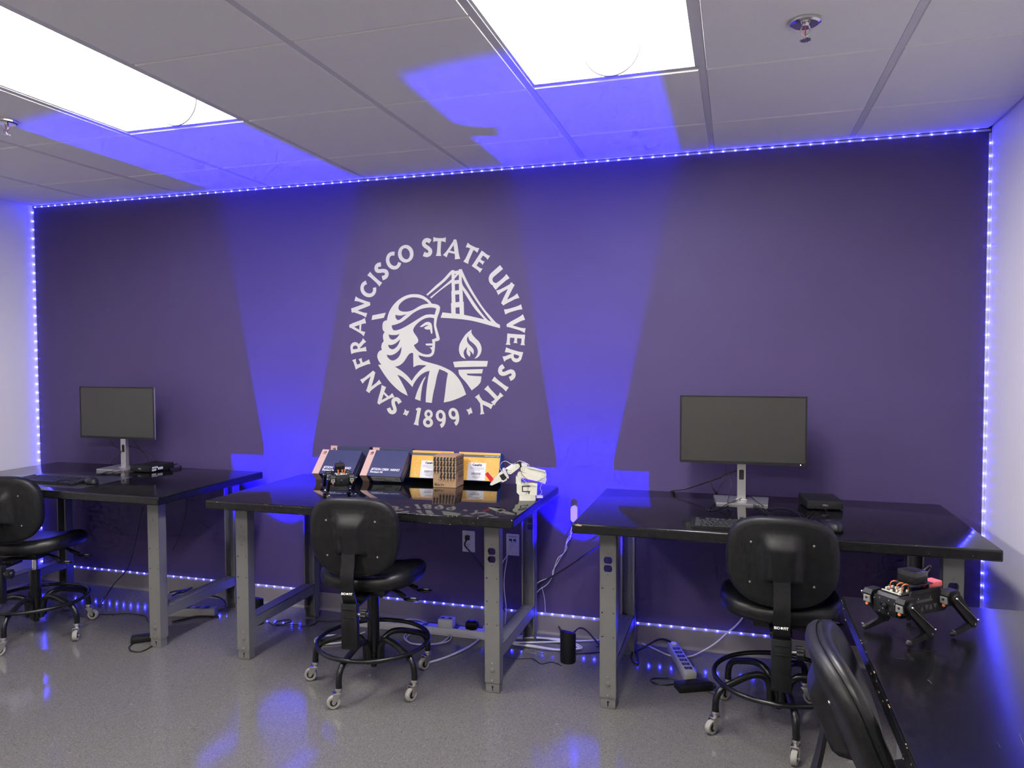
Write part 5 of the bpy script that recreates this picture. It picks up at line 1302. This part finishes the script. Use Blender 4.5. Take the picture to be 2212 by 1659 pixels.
cable('power_cable', 'black cord arching over the grey power strip under the left bench', [onz(472, 1319, 0.03), onz(484, 1312, 0.05), onz(487, 1303, 0.06), onz(478, 1293, 0.07), onz(462, 1288, 0.07), onz(445, 1290, 0.06), onz(425, 1300, 0.04)], 0.0045, K_)
cable('power_cable', 'black cord on the floor in front of the grey power strip under the left bench', fl_([(372, 1343), (395, 1338), (420, 1332), (450, 1331), (472, 1333)], 0.005), 0.0045, K_)
cable('power_cable', 'bundle of black cord tied beside the left bench stretcher', [onz(366, 1280, 0.05), onz(385, 1276, 0.05), onz(402, 1274, 0.05), onz(414, 1269, 0.05), onz(400, 1278, 0.05), onz(380, 1282, 0.05), onz(392, 1276, 0.06), onz(372, 1287, 0.05)], 0.005, K_)
cable('lamp_cable', 'thin black cord knotted on the floor left of the middle bench', fl_([(568, 1345), (582, 1345), (590, 1350), (600, 1351), (622, 1345), (629, 1341), (622, 1338), (600, 1342), (594, 1347), (610, 1350), (640, 1349), (658, 1352), (675, 1350), (688, 1342), (710, 1342), (740, 1340)], 0.004), 0.0028, K_)
cable('power_cable', 'black cord looping beside the right bench leg to the slanting power strip', [ony(1370, 1360, -0.10), onz(1372, 1384, 0.03), onz(1374, 1404, 0.01), onz(1379, 1432, 0.004), onz(1370, 1432, 0.004), onz(1363, 1420, 0.004), onz(1367, 1410, 0.006), onz(1382, 1403, 0.01), onz(1400, 1393, 0.03), onz(1420, 1382, 0.05), onz(1436, 1381, 0.05), onz(1452, 1388, 0.035)], 0.0045, K_)
cable('power_cable', 'black cord looped around the power brick in front of the slanting power strip', fl_([(1464, 1470), (1450, 1466), (1430, 1465), (1410, 1466), (1406, 1470), (1415, 1476), (1435, 1479), (1452, 1478), (1466, 1476)], 0.004), 0.0034, K_)
cable('power_cable', 'thin black cord coiled over the right end of the power brick', [onz(1480, 1476, 0.035), onz(1486, 1470, 0.036), onz(1510, 1468, 0.036), onz(1535, 1473, 0.03), onz(1545, 1482, 0.01), onz(1530, 1492, 0.004), onz(1500, 1492, 0.004), onz(1480, 1484, 0.012), onz(1482, 1476, 0.034), onz(1520, 1490, 0.005), onz(1560, 1508, 0.004)], 0.0024, K_)
# on the benches
bz = ZT + 0.004
cable('monitor_cable', 'black cables leaving the right monitor over the back of the bench', [ony(1606, 1010, -0.17), ony(1580, 1022, -0.15), ony(1545, 1035, -0.12), ony(1510, 1047, -0.08), ony(1480, 1056, -0.055), ony(1450, 1061, -0.035), ony(1446, 1075, -0.03)], 0.0042, K_)
cable('monitor_cable', 'thin black cable dropping from the right monitor to its foot', [ony(1567, 1005, -0.18), ony(1566, 1018, -0.18), ony(1556, 1048, -0.2), onz(1547, 1070, bz), onz(1534, 1098, bz), onz(1530, 1102, bz)], 0.0016, K_)
cable('monitor_cable', 'thin black cable curling beside the right monitor neck', [ony(1567, 1015, -0.18), ony(1578, 1030, -0.19), ony(1581, 1046, -0.20), ony(1576, 1066, -0.23), onz(1573, 1086, bz + 0.006), onz(1590, 1081, bz + 0.008), onz(1618, 1072, bz + 0.008), onz(1632, 1082, bz + 0.008), onz(1650, 1094, bz)], 0.0018, K_)
cable('monitor_cable', 'short black cable behind the right monitor', [ony(1535, 1037, -0.12), ony(1535, 1045, -0.13), ony(1542, 1058, -0.13), onz(1549, 1068, bz)], 0.0024, K_)
cable('keyboard_cable', 'thin black keyboard cable winding over the right bench', [onz(u, v, bz) for u, v in ((1524, 1096), (1530, 1102), (1552, 1099), (1580, 1085), (1620, 1081), (1640, 1088), (1632, 1096), (1628, 1090), (1640, 1096), (1660, 1112), (1690, 1124), (1700, 1127))], 0.0016, K_)
cable('keyboard_cable', 'second thin cable from the right keyboard to the small computer', [onz(u, v, bz) for u, v in ((1694, 1126), (1672, 1114), (1655, 1103), (1662, 1099), (1690, 1097), (1716, 1104), (1732, 1118), (1742, 1120), (1758, 1104))], 0.0016, K_)
cable('mouse_cable', 'thin mouse cable from the small computer on the right bench', [onz(1783, 1100, ZT + 0.012), onz(1790, 1112, bz), onz(1798, 1124, bz), onz(1801, 1131, bz)], 0.0015, K_)
cable('monitor_cable', 'thin black cable hanging from the left monitor to its foot', [ony(236, 951, -0.16), ony(246, 962, -0.16), ony(262, 976, -0.17), ony(250, 988, -0.18), onz(240, 1000, bz), onz(262, 1010, bz), onz(276, 1014, bz)], 0.0018, K_)
cable('monitor_cable', 'black cable from the left monitor to the computer beside it', [ony(288, 952, -0.15), ony(300, 968, -0.13), ony(312, 980, -0.11), ony(320, 996, -0.10)], 0.0026, K_)
cable('monitor_cable', 'thin black cable crossing under the left monitor', [ony(258, 950, -0.13), ony(272, 960, -0.13), ony(300, 970, -0.11), ony(330, 984, -0.10), ony(340, 998, -0.09)], 0.0018, K_)
cable('computer_cable', 'black cable looping behind the left small computer', [onz(368, 1005, ZT + 0.02), onz(390, 1000, ZT + 0.012), onz(405, 993, ZT + 0.02), onz(413, 994, ZT + 0.02), onz(408, 999, ZT + 0.008), onz(385, 1003, bz), onz(392, 1008, bz), onz(370, 1013, bz)], 0.0022, K_)
cable('keyboard_cable', 'thin keyboard cable bunched on the left bench before the monitor foot', [onz(u, v, bz) for u, v in ((190, 1030), (215, 1025), (240, 1018), (258, 1010), (266, 1014), (255, 1020), (232, 1019), (222, 1023), (246, 1022), (268, 1016), (270, 1030))], 0.0016, K_)
